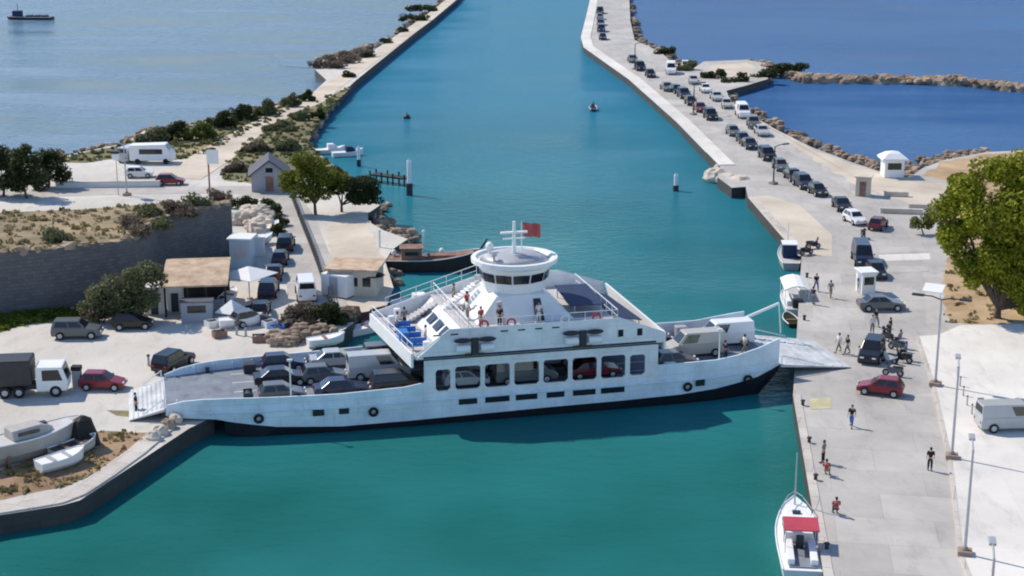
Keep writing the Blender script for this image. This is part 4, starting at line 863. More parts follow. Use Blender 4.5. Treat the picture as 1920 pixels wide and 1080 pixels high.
# ------------------------------------------------------------------ street lamps
def street_lamp(label, loc, rz, h, arms=1, m='steel', base=True, group=None):
    t = thing('street_lamp', label, 'street lamp', loc, rz, group)
    b = MB(); b.cyl((0, 0, 0), (0, 0, h), .11, .07, 10); b.build('pole', M[m], t)
    b = MB(); b.bx(-.45, .45, -.45, .45, -.05, .28); b.cyl((0, 0, .28), (0, 0, .5), .22, .16, 10); b.build('base_block', M['rust'], t, bevel=.05)
    for k in range(arms):
        s = 1 if k == 0 else -1; b = MB(); b.tube([(0, 0, h - .1), (s * .8, 0, h + .12), (s * 1.6, 0, h + .1)], .06, 6); b.build('lamp_arm', M['dark' if m == 'dark' or arms > 1 else m], t)
        b = MB(); b.bx(s * 1.9 - .5, s * 1.9 + .5, -.2, .2, h + .04, h + .2); lh = b.build('lamp_head', M['dark' if arms > 1 else m], t, bevel=.05)
        b = MB(); b.bx(s * 1.9 - .4, s * 1.9 + .4, -.14, .14, h + .015, h + .038); b.build('lamp_lens', M['lamp'], lh)
    return t
# ================================================================== right bank
lp = [(34.75, 124.9), (31.9, 108.8), (28.4, 92.5), (25.2, 77.0)]
t = street_lamp('two armed street lamp with dark heads and a white panel on top, beside the trees', (34.9, 124.9, 1.53), -.45, 7.4, 2)
b = MB(); b.add([(-1.5, -.6, 8.0), (.1, -.6, 8.0), (.1, .7, 8.35), (-1.5, .7, 8.35), (-1.5, -.6, 8.06), (.1, -.6, 8.06), (.1, .7, 8.41), (-1.5, .7, 8.41)], [(3, 2, 1, 0), (4, 5, 6, 7), (0, 1, 5, 4), (1, 2, 6, 5), (2, 3, 7, 6), (3, 0, 4, 7)]); b.cyl((-.1, 0, 7.4), (-.1, 0, 8.2), .05, .05, 6); b.build('solar_panel', M['white'], t)
for (x, y), lab in zip(lp[1:], ['single armed grey street lamp on the kerb, nearest to the silver grey van', 'single armed grey street lamp on the kerb opposite the moored white yacht', 'street lamp whose top alone shows at the bottom right corner']):
    street_lamp(lab, (x + .1, y, 1.53), 1.35, 7.0, 1)
# van cut by the frame
car('van', 'silver', 'silver grey van with dark front windows parked on the white plaza', at(1893, 803, 1.52), .08)
b = MB()
for k, (px, py) in enumerate([(1795, 705), (1800, 724), (1806, 742), (1813, 760), (1822, 776), (1833, 790)]):
    p = at(px, py, 1.52); t = thing('bollard', ['grey bollard at the far end of the curved row by the plaza van', 'second bollard from the far end of the curved row', 'third bollard from the far end of the curved row', 'third bollard from the van end of the curved row', 'second bollard from the van end of the curved row', 'grey bollard at the van end of the curved row'][k], 'bollard', p, 0, 'curved row of bollards by the plaza van')
    b = MB(); b.cyl((0, 0, 0), (0, 0, .75), .07, .06, 8); b.build('post', M['steel'], t); b = MB(); b.ell((0, 0, .78), (.08, .08, .07), 8, 5); b.build('cap', M['dark'], t)
t = thing('information_post', 'short grey metal post with a small plate left of the silver grey plaza van', 'post', at(1836, 782, 1.52)); b = MB(); b.cyl((0, 0, 0), (0, 0, 1.5), .06, .06, 8); b.build('post', M['steel'], t); b = MB(); b.bx(-.25, .25, -.03, .03, 1.2, 1.6); b.build('plate', M['steel'], t)

# the queue of cars along the road out of town (counted from the junction)
qpx = [(1533, 362), (1506, 348), (1487, 334), (1463, 315), (1438, 295), (1405, 274), (1393, 264), (1374, 250), (1332, 220), (1312, 205), (1295, 193), (1282, 180), (1268, 171), (1250, 166), (1219, 141), (1200, 128), (1186, 113), (1130, 71), (1127, 56), (1126, 44), (1125, 33), (1125, 22)]
qcol = ['black', 'navy', 'black', 'grey', 'black', 'black', 'navy', 'grey', 'black', 'maroon', 'black', 'navy', 'black', 'grey', 'black', 'black', 'grey', 'black', 'navy', 'black', 'grey', 'black']
qk = ['hatchback', 'suv', 'sedan', 'hatchback', 'suv', 'sedan', 'hatchback', 'hatchback', 'suv', 'sedan', 'hatchback', 'suv', 'hatchback', 'sedan', 'hatchback', 'suv', 'sedan', 'hatchback', 'suv', 'sedan', 'hatchback', 'suv']
ordn = 'first second third fourth fifth sixth seventh eighth ninth tenth eleventh twelfth thirteenth fourteenth fifteenth sixteenth seventeenth eighteenth nineteenth twentieth twenty-first twenty-second'.split()
for k, (px, py) in enumerate(qpx):
    a, c = qpx[max(0, k - 1)], qpx[min(len(qpx) - 1, k + 1)]
    if k == 17: a = qpx[17]
    if k == 16: c = qpx[16]
    rz = facing(*c, *a) + R.uniform(-.04, .04)
    car(qk[k], qcol[k], f'{qcol[k]} {qk[k]}, {ordn[k]} car of the queue on the road counted from the junction', at(px, py + 3, 1.408), rz, 'cars queuing along the road')
jr = facing(1545, 362, 1600, 415)
car('sedan', 'black', 'black sedan at the junction behind the white hatchback', at(1578, 392, 1.408), jr)
car('hatchback', 'white', 'white hatchback at the junction left of the maroon car', at(1602, 418, 1.408), jr + .2)
car('hatchback', 'maroon', 'maroon hatchback at the junction right of the white one', at(1646, 428, 1.408), facing(1600, 440, 1650, 400))
motorbike('black motorbike standing in front of the dark van at the junction', at(1618, 447, 1.408), jr, 'black')
vr = facing(1602, 455, 1626, 505)
car('van', 'navy', 'dark navy van heading down the road from the junction', at(1616, 492, 1.408), vr)
car('hatchback', 'black', 'black hatchback just right of the navy van tail', at(1642, 518, 1.408), vr + .1)
car('sedan', 'grey', 'dark grey sedan standing crosswise in the middle of the road', at(1651, 580, 1.408), .05)
t = car('hatchback', 'red', 'dark red hatchback at the foot of the ferry ramp', at(1650, 738, 1.408), PI - .35)
# motorbikes and riders waiting for the ramp
car('suv', 'black', 'black car at the head of the waiting cluster, facing the ferry ramp', at(1634, 672, 1.408), facing(1634, 640, 1600, 700))
for k, (px, py, rz, pc, lab) in enumerate([(1666, 680, 2.3, 'white', 'white motorbike right of the waiting black car'), (1662, 640, 2.0, 'black', 'black motorbike behind the waiting black car'), (1692, 680, 2.6, 'black', 'black motorbike at the right edge of the waiting cluster'), (1682, 657, 2.4, 'grey', 'grey motorbike at the back right of the waiting cluster'), (1674, 705, 2.8, 'grey', 'grey motorbike closest to the red hatchback')]):
    motorbike(lab, at(px, py, 1.408), rz, pc, 'motorbikes waiting for the ferry')
for px, py, rz, ps, s1, s2, lab in [(1664, 635, 2.0, 'sit', 'black', 'navy', 'rider in black seated behind the waiting black car'), (1684, 652, 2.4, 'sit', 'grey', 'navy', 'rider in grey seated at the back right of the cluster'), (1694, 675, 2.6, 'sit', 'blue', 'black', 'rider in blue seated at the right edge of the cluster')]:
    p = G(px, py, 1.408); person(lab, (p.x - .15 * math.cos(rz), p.y - .15 * math.sin(rz), 1.408 + .40), rz, ps, s1, s2, 'riders on the motorbikes')
for px, py, z, rz, ps, s1, s2, lab in [
    (1596, 800, 1.43, -2.0, 'walk', 'black', 'blue', 'person in black walking on the quay below the yellow marking'),
    (1543, 868, 1.43, 2.6, 'stand', 'grey', 'black', 'person in grey standing near the quay edge beyond the yacht'),
    (1549, 893, 1.43, 1.2, 'sit', 'red', 'khaki', 'person in a red top sitting low near the quay edge'),
    (1567, 966, 1.43, 1.5, 'sit', 'red', 'black', 'person in red squatting on the quay beside the yacht'),
    (1743, 882, 1.43, 1.4, 'stand', 'black', 'black', 'person dressed in black standing alone near the kerb'),
    (1642, 612, 1.43, -1.2, 'walk', 'black', 'grey', 'person in black walking between the grey sedan and the waiting black car'),
    (1635, 625, 1.43, -1.6, 'stand', 'white', 'grey', 'person in a white shirt standing behind the waiting black car'),
    (1668, 630, 1.43, 2.5, 'stand', 'navy', 'black', 'person in navy standing right of the white shirted one'),
    (1530, 545, 1.46, -1.4, 'walk', 'black', 'blue', 'person in black walking along the promenade edge by the canopy boat'),
    (1557, 558, 1.46, 1.0, 'walk', 'grey', 'khaki', 'person in grey walking in the middle of the promenade'),
    (1524, 570, 1.46, .5, 'stand', 'navy', 'grey', 'person in navy standing by the quay edge above the ferry bow'),
    (1611, 548, 1.46, -1.7, 'walk', 'blue', 'grey', 'person in blue walking beside the white booth'),
    (1572, 660, 1.46, -2.8, 'walk', 'white', 'khaki', 'person in white about to step onto the ferry ramp'),
    (1588, 664, 1.46, -2.9, 'walk', 'black', 'grey', 'person in black following the one in white to the ramp'),
    (256, 776, 1.405, 0, 'stand', 'black', 'black', 'person in black standing by the left end of the ferry')]:
    person(lab, at(px, py, z), rz, ps, s1, s2)
t = thing('ticket_booth', 'narrow white booth beside the road above the ferry ramp', 'booth', at(1622, 548, 1.41), .15)
b = MB(); b.bx(-.7, .7, -.9, .9, 0, 2.2); b.build('cabin', M['white'], t, bevel=.04)
b = MB(); b.bx(-.9, .9, -1.1, 1.1, 2.203, 2.35); b.build('roof', M['white'], t, bevel=.03)
b = MB(); b.bx(-.5, .5, -.93, -.905, 1.0, 1.8); b.build('window', M['darkglass'], t); b = MB(); b.bx(-.73, -.705, -.6, .3, .05, 1.95); b.build('door', M['steel'], t)
t = thing('kiosk', 'white kiosk with a pale blue domed top on the blue water shore', 'kiosk', at(1672, 330, 1.405))
b = MB(); b.bx(-1.3, 1.3, -1.3, 1.3, 0, 2.4); b.build('cabin', M['white'], t, bevel=.05); b = MB(); b.loft([[(s * x, u * y, z) for s, u in ((-1, -1), (1, -1), (1, 1), (-1, 1))] for x, y, z in ((1.75, 1.75, 2.4), (1.7, 1.7, 2.6), (.9, .9, 3.2), (.1, .1, 3.45))]); b.build('roof', M['white'], t)
b = MB(); b.bx(-.9, .9, -1.33, -1.305, 1.1, 2.0); b.build('window', M['darkglass'], t)
t = thing('beige_hut', 'small beige hut with flat roof at the edge of the sand bank', 'hut', at(1618, 366, 1.405), -.3); b = MB(); b.bx(-.9, .9, -.8, .8, 0, 2.4); b.build('wall', M['cream'], t); b = MB(); b.bx(-1.1, 1.1, -1, 1, 2.403, 2.55); b.build('roof', M['palerock'], t); b = MB(); b.bx(-.4, .4, -.83, -.805, .05, 1.9); b.build('door', M['wood'], t)
for k, (px, py, lx, lab) in enumerate([(1680, 368, 3, 'low pale stone wall between the beige hut and the shrub'), (1735, 392, 4, 'low pale stone wall beside the round green shrub'), (1690, 400, 5, 'long low kerb wall in front of the junction')]):
    t = thing('low_wall', lab, 'wall', at(px, py, 1.408), -.15); b = MB(); b.bx(-lx / 2, lx / 2, -.25, .25, 0, .5); b.build('base', M['palerock'], t); b = MB(); b.bx(-lx / 2 - .06, lx / 2 + .06, -.31, .31, .503, .6); b.build('coping', M['kerb'], t)
# pale cars parked on the sea side
for k, (px, py, kd, pc, lab) in enumerate([(1258, 137, 'van', 'white', 'white van parked at the road bend near the small landing'), (1300, 156, 'hatchback', 'silver', 'silver hatchback, first of the pale row after the white bend van'), (1322, 172, 'hatchback', 'white', 'white hatchback between two silver cars on the sea side'), (1343, 187, 'sedan', 'silver', 'silver sedan in the pale row on the sea side'), (1362, 201, 'hatchback', 'beige', 'beige hatchback in the pale row on the sea side'), (1392, 218, 'van', 'white', 'white van at the middle of the pale row on the sea side'), (1412, 238, 'suv', 'grey', 'dark grey car next to the white van of the pale row'), (1428, 252, 'sedan', 'silver', 'silver sedan at the near end of the pale row'), (1285, 128, 'hatchback', 'cream', 'cream hatchback in front of the small landing')]):
    car(kd, pc, lab, at(px, py, 1.47), facing(px, py, px + 12, py + 18) + R.uniform(-.1, .1), 'pale cars parked on the sea side')
# low lamps on the promenade
for k, (px, py, lab) in enumerate([(1450, 345, 'dark promenade lamp post above the boulders'), (1300, 215, 'dark promenade lamp post halfway along the car queue'), (1190, 130, 'far dark promenade lamp post near the road bend')]):
    street_lamp(lab, at(px, py, 1.408), .6, 5, 1, 'dark', group='promenade lamp posts')
for k, (px, py) in enumerate([(1508, 520), (1503, 600), (1500, 760), (1512, 830), (1524, 900), (1545, 1030)]):
    t = thing('mooring_bollard', ['dark iron bollard on the quay edge above the canopy boat', 'dark iron bollard on the edge between the canopy boat and the ferry', 'dark iron bollard by the yellow marking', 'dark iron bollard nearest the seated red topped person', 'dark iron bollard beyond the bow of the yacht', 'dark iron bollard beside the cockpit of the yacht'][k], 'bollard', at(px + 5, py, 1.405), 0, 'mooring bollards on the right quay')
    b = MB(); b.cyl((0, 0, 0), (0, 0, .35), .14, .12, 10); b.build('post', M['dark'], t); b = MB(); b.ell((0, 0, .4), (.2, .2, .1), 10, 6); b.build('cap', M['dark'], t)

# boats on the right quay
qd = math.atan2(122.9 - 89.6, 22.8 - 19.1)
t = boat('motor_yacht', 'white motor yacht with a red awning moored at the near quay', tuple(G(1495, 1035, 0)), qd, 10.5, 2.9, 1.15, .6, 'grp', 'white', .55, .85, cat='yacht')
b = MB(); b.loft([[(x, -w_, 1.2), (x, w_, 1.2), (x + .0, w_ * .85, z), (x, -w_ * .85, z)] for x, w_, z in ((-1.2, 1.0, 1.9), (.8, 1.0, 1.95), (2.2, .85, 1.75), (3.4, .5, 1.5))]); cb = b.build('coachroof', M['white'], t, bevel=.06)
b = MB(); b.bx(2.0, 2.5, -.28, .28, 1.80, 1.90); b.build('hatch', M['darkglass'], cb, bevel=.03)
for s in (-1, 1):
    b = MB(); b.bx(-.8, 1.6, s * .955 - .03, s * .955 + .03, 1.45, 1.72); b.build('cabin_window', M['darkglass'], cb)
b = MB(); b.add([(-2.9, -1.1, 2.75), (-1.0, -1.1, 2.85), (-1.0, 1.1, 2.85), (-2.9, 1.1, 2.75), (-2.9, -1.1, 2.82), (-1.0, -1.1, 2.92), (-1.0, 1.1, 2.92), (-2.9, 1.1, 2.82)], [(3, 2, 1, 0), (4, 5, 6, 7), (0, 1, 5, 4), (1, 2, 6, 5), (2, 3, 7, 6), (3, 0, 4, 7)]); a_ = b.build('awning', M['red'], t)
b = MB(); [b.cyl((x, y, 1.2), (x, y, 2.76), .03, .03, 6) for x in (-2.8, -1.1) for y in (-1, 1)]; b.build('awning_frame', M['steel'], a_)
b = MB(); b.add([(-1.0, .4, 2.86), (-.3, .4, 1.96), (-.3, 1.1, 1.96), (-1.0, 1.1, 2.86)], [(0, 1, 2, 3)]); b.build('spray_hood', M['canvas'], t)
b = MB(); b.bx(-4.9, -1.4, -.85, .85, 1.19, 1.26); ck = b.build('cockpit_floor', M['deckblue'], t); b = MB(); b.bx(-4.7, -1.6, .5, .95, 1.27, 1.65); b.bx(-4.7, -1.6, -.95, -.5, 1.27, 1.65); b.build('cockpit_bench', M['white'], t, bevel=.04)
b = MB(); b.bx(-2.2, -1.9, -.2, .3, 1.27, 2.1); b.build('helm_console', M['dark'], t, bevel=.05)
b = MB(); b.cyl((4.2, 0, 1.5), (4.4, 0, 5.2), .06, .04, 8); b.build('signal_mast', M['steel'], t)
b = MB(); b.tube([(2.6, -1.0, 1.5), (2.6, -1.0, 2.0), (4.2, -.45, 2.2), (4.8, 0, 2.25), (4.2, .45, 2.2), (2.6, 1.0, 2.0), (2.6, 1.0, 1.5)], .03, 6); b.build('bow_rail', M['steel'], t)
for x in (-3.5, -.5, 2):
    b = MB(); b.ell((x, -1.52, .55), (.14, .14, .38), 8, 6); b.build('fender', M['navy'], t, smooth=True)
t = boat('fishing_boat', 'small grey fishing boat with a dark wheelhouse moored above the canopy boat', tuple(G(1478, 492, 0)), math.atan2(23, -1) - .12, 7.0, 2.3, .8, .5, 'greyhull', 'deckgrey', .6, .8)
b = MB(); b.bx(-1.4, .4, -.75, .75, .85, 2.3); ch = b.build('wheelhouse', M['navy'], t, bevel=.05); b = MB(); b.bx(-1.5, .55, -.85, .85, 2.303, 2.4); b.build('roof', M['white'], ch)
b = MB(); b.bx(.405, .425, -.6, .6, 1.6, 2.15); b.build('window', M['darkglass'], ch); b = MB(); b.cyl((1.6, 0, .9), (1.6, 0, 4.2), .06, .04, 6); b.build('mast', M['white'], t)
t = boat('canopy_boat', 'white excursion boat with a white canopy moored at the promenade', tuple(G(1488, 575, 0)), qd + .05, 7.5, 2.6, .8, .5, 'grp', 'deckgrey', .5, .85)
b = MB(); b.loft([[(-2.6, y, z), (2.0, y, z), (2.0, y, z + .1), (-2.6, y, z + .1)] for y, z in ((-1.25, 2.35), (-.6, 2.65), (0, 2.75), (.6, 2.65), (1.25, 2.35))]); cn = b.build('canopy', M['canvas'], t)
b = MB(); [b.cyl((x, y, .8), (x, y, 2.4), .035, .035, 6) for x in (-2.5, -.3, 1.9) for y in (-1.15, 1.15)]; b.build('canopy_post', M['white'], cn)
b = MB(); b.bx(-2.4, 1.5, .5, .95, .83, 1.25); b.bx(-2.4, 1.5, -.95, -.5, .83, 1.25); b.build('bench', M['white'], t, bevel=.03)
b = MB(); b.bx(-3.4, -2.8, -.5, .5, .83, 1.7); b.build('console', M['dark'], t, bevel=.05)
motorbike('black motorbike parked on the promenade edge by the fishing boat', at(1524, 466, 1.405), .2, 'black')
motorbike('second black motorbike close to the promenade edge, left of the other', at(1512, 478, 1.405), .5, 'black')
t = boat('dinghy', 'dark green dinghy lying between the canopy boat and the ferry bow', tuple(G(1482, 606, 0)), qd + .2, 3.2, 1.4, .4, .2, 'darkwood', 'leaf_dark', .3, .85); b = MB(); b.bx(-.5, -.2, -.5, .5, .42, .5); b.build('thwart', M['wood'], t)

# ================================================================== on the water
def marker(label, px, py, h, r=.22):
    t = thing('channel_post', label, 'channel marker', tuple(G(px, py, 0)))
    b = MB(); b.cyl((0, 0, -3), (0, 0, h * .35), r * 1.5, r * 1.4, 10); b.build('pile', M['dark'], t); b = MB(); b.cyl((0, 0, h * .35), (0, 0, h), r, r, 10); b.build('post', M['white'], t); b = MB(); b.cyl((0, 0, h), (0, 0, h + .25), r * .6, r * .3, 8); b.build('lantern', M['steel'], t); return t
marker('white channel post at the end of the dark jetty', 768, 366, 4.6, .3)
marker('white channel post standing alone near the promenade', 1267, 358, 2.2, .28)
marker('white channel post behind the flat topped pine', 673, 312, 2.8)
t = thing('jetty', 'narrow dark jetty reaching out to the channel post', 'jetty', (0, 0, 0))
p, q = G(700, 340, 0), G(764, 348, 0); d = (q - p); b = MB(); n = Vector((-d.y, d.x, 0)).normalized() * .7
b.add([p + n + Vector((0, 0, .9)), q + n + Vector((0, 0, .9)), q - n + Vector((0, 0, .9)), p - n + Vector((0, 0, .9)), p + n + Vector((0, 0, 1.1)), q + n + Vector((0, 0, 1.1)), q - n + Vector((0, 0, 1.1)), p - n + Vector((0, 0, 1.1))], [(3, 2, 1, 0), (4, 5, 6, 7), (0, 1, 5, 4), (1, 2, 6, 5), (2, 3, 7, 6), (3, 0, 4, 7)]); b.build('walkway', M['darkwood'], t)
for k in range(4):
    c = p.lerp(q, k / 3); b = MB(); [b.cyl((c.x + s * n.x * 1.05, c.y + s * n.y * 1.05, -3), (c.x + s * n.x * 1.05, c.y + s * n.y * 1.05, 1.6), .12, .12, 8) for s in (-1, 1)]; b.build('pile', M['dark'], t)
for px, py, lab in [(618, 287, 'small white motorboat moored behind the bright green tree, left one'), (652, 292, 'small white and blue motorboat moored right of its white neighbour')]:
    t = boat('motorboat', lab, tuple(G(px, py, 0)), .3, 4.6, 1.8, .6, .3, 'grp', 'white', .4, .85); b = MB(); b.loft([[(x, -.6, .65), (x, .6, .65), (x, .5, z), (x, -.5, z)] for x, z in ((-.3, 1.4), (.6, 1.4), (1.2, .9))]); b.build('cabin', M['white'] if px < 630 else M['navy'], t)
t = boat('rowing_boat', 'dark little rowing boat drifting in the channel toward the promenade', tuple(G(1112, 206, 0)), PI / 2, 4.2, 1.3, .4, .2, 'navy', 'dark', .3, .7, cat='rowing boat')
person('person in navy rowing the little boat in the channel', (*G(1112, 206, 0).to_2d(), .1), PI / 2, 'sit', 'navy', 'black')
t = thing('buoy', 'small dark round buoy floating in the channel beyond the jetty', 'buoy', tuple(G(763, 222, 0))); b = MB(); b.ell((0, 0, .2), (.6, .6, .5), 12, 8); b.build('float', M['dark'], t, smooth=True); b = MB(); b.cyl((0, 0, .6), (0, 0, 1.0), .08, .05, 6); b.build('stem', M['dark'], t)
t = boat('barge', 'dark flat barge far out on the pale lagoon', tuple(G(56, 36, 0)), PI - .02, 12, 3.2, .6, .5, 'darkwood', 'dark', .2, .95, cat='barge', fine=.25); b = MB(); b.bx(2.0, 4.2, -1, 1, .7, 2.2); b.build('cabin', M['navy'], t, bevel=.06); b = MB(); b.cyl((3, 0, 2.2), (3, 0, 4.0), .1, .08, 6); b.build('mast', M['dark'], t)
for x in (-4, -2, 0):
    b = MB(); b.bx(x - .7, x + .7, -1, 1, .65, 1.1); b.build('cargo_box', M['dark'], t, bevel=.05)

# vehicles and people on the ferry
def fl(x, y, z): p = FL(x, y); return (p.x, p.y, z + FZ)
FG = 'vehicles on the ferry deck'
for x, y, kd, pc, dr, lab in [(4.6, 1.9, 'hatchback', 'grey', 0, 'dark grey hatchback on the open ferry deck nearest the left ramp'), (4.9, 5.7, 'sedan', 'black', 0, 'black sedan in the middle lane of the ferry nearest the left ramp'), (5.4, 9.3, 'hatchback', 'navy', 0, 'navy hatchback by the far bulwark of the ferry, nearest the left ramp'), (14.2, 9.3, 'suv', 'grey', 0, 'dark grey car by the far bulwark of the ferry below the blue benches'), (9.3, 1.9, 'sedan', 'navy', 0, 'navy sedan by the near bulwark of the ferry, in front of the dark grey hatchback'), (13.8, 1.9, 'suv', 'black', 0, 'black car on the ferry just under the left end of the upper deck'), (8.3, 5.6, 'hatchback', 'grey', 0, 'grey hatchback in the middle lane of the ferry deck'), (12.8, 5.7, 'van', 'silver', 0, 'silver van in the middle lane of the ferry deck'), (9.8, 9.3, 'sedan', 'silver', 0, 'silver sedan by the far bulwark of the ferry'), (37.3, 2.6, 'hatchback', 'grey', 0, 'grey hatchback on the right open deck of the ferry, beside the beige van'), (36.8, 9.0, 'sedan', 'black', 0, 'black sedan at the far side of the right open ferry deck'), (19.3, 1.9, 'hatchback', 'silver', 0, 'silver hatchback seen through the leftmost wide port of the ferry'), (24.2, 1.9, 'van', 'grey', 0, 'grey van seen through the middle ports of the ferry'), (30.0, 1.9, 'sedan', 'maroon', 0, 'maroon sedan seen through the right hand ports of the ferry'), (20.5, 5.7, 'van', 'white', 0, 'white van under the saloon in the middle lane of the ferry'), (27.0, 5.7, 'suv', 'silver', 0, 'silver car under the saloon behind the maroon sedan')]:
    car(kd, pc, lab, fl(x, y, DK + .032), FA + dr, FG)
car('van', 'beige', 'beige van on the right open deck of the ferry', fl(39.9, 5.4, DK + .032), FA + PI, FG)
car('van', 'white', 'white van at the right end of the ferry deck', fl(43.4, 7.6, DK + .032), FA + PI, FG)
for x, y, z, rz, ps, s1, s2, lab in [(20.4, 1.0, SD + .1, -1.2, 'stand', 'red', 'khaki', 'passenger in red at the near rail of the sun deck'), (19.8, 3.4, SD + .1, .4, 'stand', 'white', 'grey', 'passenger in white at the left end of the sun deck'), (20.2, 5.6, SD + .1, 2.0, 'walk', 'red', 'grey', 'passenger in red near the bridge stair of the ferry'), (21.9, .9, SD + .1, -1.5, 'stand', 'black', 'black', 'passenger in black leaning at the near rail of the sun deck'), (19.6, 8.2, SD + .1, 2.8, 'stand', 'khaki', 'black', 'passenger in khaki at the far side of the sun deck'), (25.2, 1.3, SD + .1, -1.5, 'stand', 'white', 'white', 'crew member in white below the wheelhouse'), (16.2, 2.6, PD, 3.0, 'stand', 'white', 'blue', 'passenger in a white shirt behind the blue benches'), (14.6, 6.8, PD, 2.8, 'stand', 'white', 'grey', 'passenger in white at the left deck rail'), (15.4, 8.0, PD, 1.0, 'walk', 'grey', 'black', 'passenger in grey walking to the stair of the ferry'), (42.0, 3.4, DK + .03, .3, 'walk', 'navy', 'black', 'passenger in navy walking on the right deck toward the ramp'), (44.2, 4.6, DK + .03, .2, 'walk', 'white', 'khaki', 'passenger in white near the right ramp of the ferry')]:
    person(lab, fl(x, y, z), FA + rz, ps, s1, s2, 'passengers on the ferry')

# ================================================================== left bank
t = thing('lorry', 'white cab lorry with a dark tarpaulin load at the left edge', 'lorry', at(62, 738, 1.405), .12)
b = MB(); b.bx(-2.9, .2, -1.15, 1.15, 1.0, 3.2); b.build('tarpaulin_load', M['dark'], t, bevel=.15)
b = MB(); b.exy([(.5, .5), (2.9, .5), (3.0, 1.3), (2.6, 2.5), (.5, 2.55)], -1.1, 1.1); cb = b.build('cab', M['white'], t, bevel=.08)
b = MB(); b.add([(3.0, -.95, 1.4), (3.0, .95, 1.4), (2.66, .9, 2.4), (2.66, -.9, 2.4)], [(0, 1, 2, 3)]); b.build('windscreen', M['darkglass'], cb)
for s in (-1, 1):
    b = MB(); b.exy([(1.0, 1.4), (2.6, 1.4), (2.3, 2.3), (1.0, 2.3)], s * 1.105 - .008, s * 1.105 + .008); b.build('side_window', M['darkglass'], cb)
b = MB(); b.bx(-2.9, 2.7, -.6, .6, .55, .98); b.build('chassis', M['dark'], t)
for x in (-2.0, -.9, 2.0):
    for s in (-1, 1): b = MB(); b.cyl((x, s * .8, .48), (x, s * 1.12, .48), .48, .48, 14); wl = b.build('wheel', M['black'], t); b = MB(); b.cyl((x, s * 1.121, .48), (x, s * 1.14, .48), .25, .22, 10); b.build('rim', M['steel'], wl)
t = thing('fuel_pump', 'grey upright service pillar with a black top left of the red hatchback', 'pillar', at(146, 728, 1.405)); b = MB(); b.bx(-.35, .35, -.3, .3, 0, 1.6); b.build('pillar', M['greywall'], t, bevel=.04); b = MB(); b.bx(-.4, .4, -.35, .35, 1.603, 1.95); b.build('cap', M['black'], t, bevel=.04); b = MB(); b.bx(-.6, .6, -.5, .5, -.02, .1); b.build('plinth', M['kerb'], t)
car('hatchback', 'red', 'bright dark red hatchback parked on the left plaza beside the grey pillar', at(194, 728, 1.405), -.05)
car('suv', 'black', 'black car parked on the left plaza behind the ferry ramp', at(326, 690, 1.405), 1.2)
car('suv', 'grey', 'dark grey car parked under the dry bush', at(146, 632, 1.405), .05)
car('hatchback', 'black', 'black hatchback parked under the olive green tree', at(250, 615, 1.405), .12)
for k, (px, py, lab) in enumerate([(279, 686, 'left one of two short grey posts near the black car'), (294, 692, 'right one of two short grey posts near the black car'), (444, 628, 'left one of two short posts by the white tent'), (461, 630, 'right one of two short posts by the white tent')]):
    t = thing('short_post', lab, 'post', at(px, py, 1.405)); b = MB(); b.cyl((0, 0, 0), (0, 0, .9), .12, .1, 8); b.build('post', M['steel'], t); b = MB(); b.ell((0, 0, .93), (.16, .16, .12), 8, 6); b.build('cap', M['dark'], t)
# boats hauled out on the brown soil
t = boat('hauled_boat', 'large weathered grey boat hauled out on the brown soil', at(58, 838, 2.15), .72, 8.0, 2.6, 1.0, .65, 'greyhull', 'deckgrey', .5, .75)
b = MB(); b.loft([[(x, -w_, 1.03), (x, w_, 1.03), (x, w_ * .8, z), (x, -w_ * .8, z)] for x, w_, z in ((-1.6, .85, 1.75), (.6, .85, 1.8), (1.6, .6, 1.4))]); cb = b.build('cabin', M['greyhull'], t, bevel=.05)
for s in (-1, 1):
    b = MB(); b.bx(-1.2, .4, s * .8 - .03, s * .8 + .03, 1.3, 1.55); b.build('cabin_window', M['darkglass'], cb)
b = MB(); b.bx(.9, 1.3, -.25, .25, 1.62, 1.72); b.build('hatch', M['darkglass'], cb)
for x in (-2.2, 1.2):
    b = MB(); b.bx(x - .1, x + .1, -1.2, 1.2, -.74, -.3); [b.bx(x - .08, x + .08, s * 1.1 - .1, s * 1.1 + .1, -.32, .15) for s in (-1, 1)]; b.build('cradle', M['wood'], t)
t = boat('hauled_dinghy', 'small white dinghy lying on the brown soil beside the big grey boat', at(116, 868, 1.72), .75, 3.6, 1.6, .5, .3, 'grp', 'white', .35, .85); b = MB(); [b.bx(x - .15, x + .15, -.6, .6, .53, .6) for x in (-.8, .4)]; b.build('thwart', M['steel'], t)
t = boat('hauled_dinghy', 'grey dinghy with its stern behind the white dinghy', at(140, 845, 1.75), .8, 3.6, 1.6, .5, .3, 'greyhull', 'dark', .35, .85); b = MB(); [b.bx(x - .15, x + .15, -.6, .6, .53, .6) for x in (-.8, .4)]; b.build('thwart', M['wood'], t)
t = thing('tarpaulin_stack', 'tall pile under a black tarpaulin on the soil by the dinghies', 'covered pile', at(158, 838, 1.405), .5); b = MB(); rn2 = random.Random(5)
b.loft([[((r_ * math.cos(a) * 1.0), r_ * .8 * math.sin(a), z) for a, r_ in [(2 * PI * i / 9, rr * rn2.uniform(.85, 1.15)) for i in range(9)]] for rr, z in ((1.2, 0), (1.05, .8), (.9, 1.6), (.6, 2.2), (.2, 2.45))]); b.build('tarpaulin', M['black'], t); b = MB(); b.bx(-1.2, 1.2, -.9, .9, -.02, .14, .2); b.build('pallet', M['wood'], t)
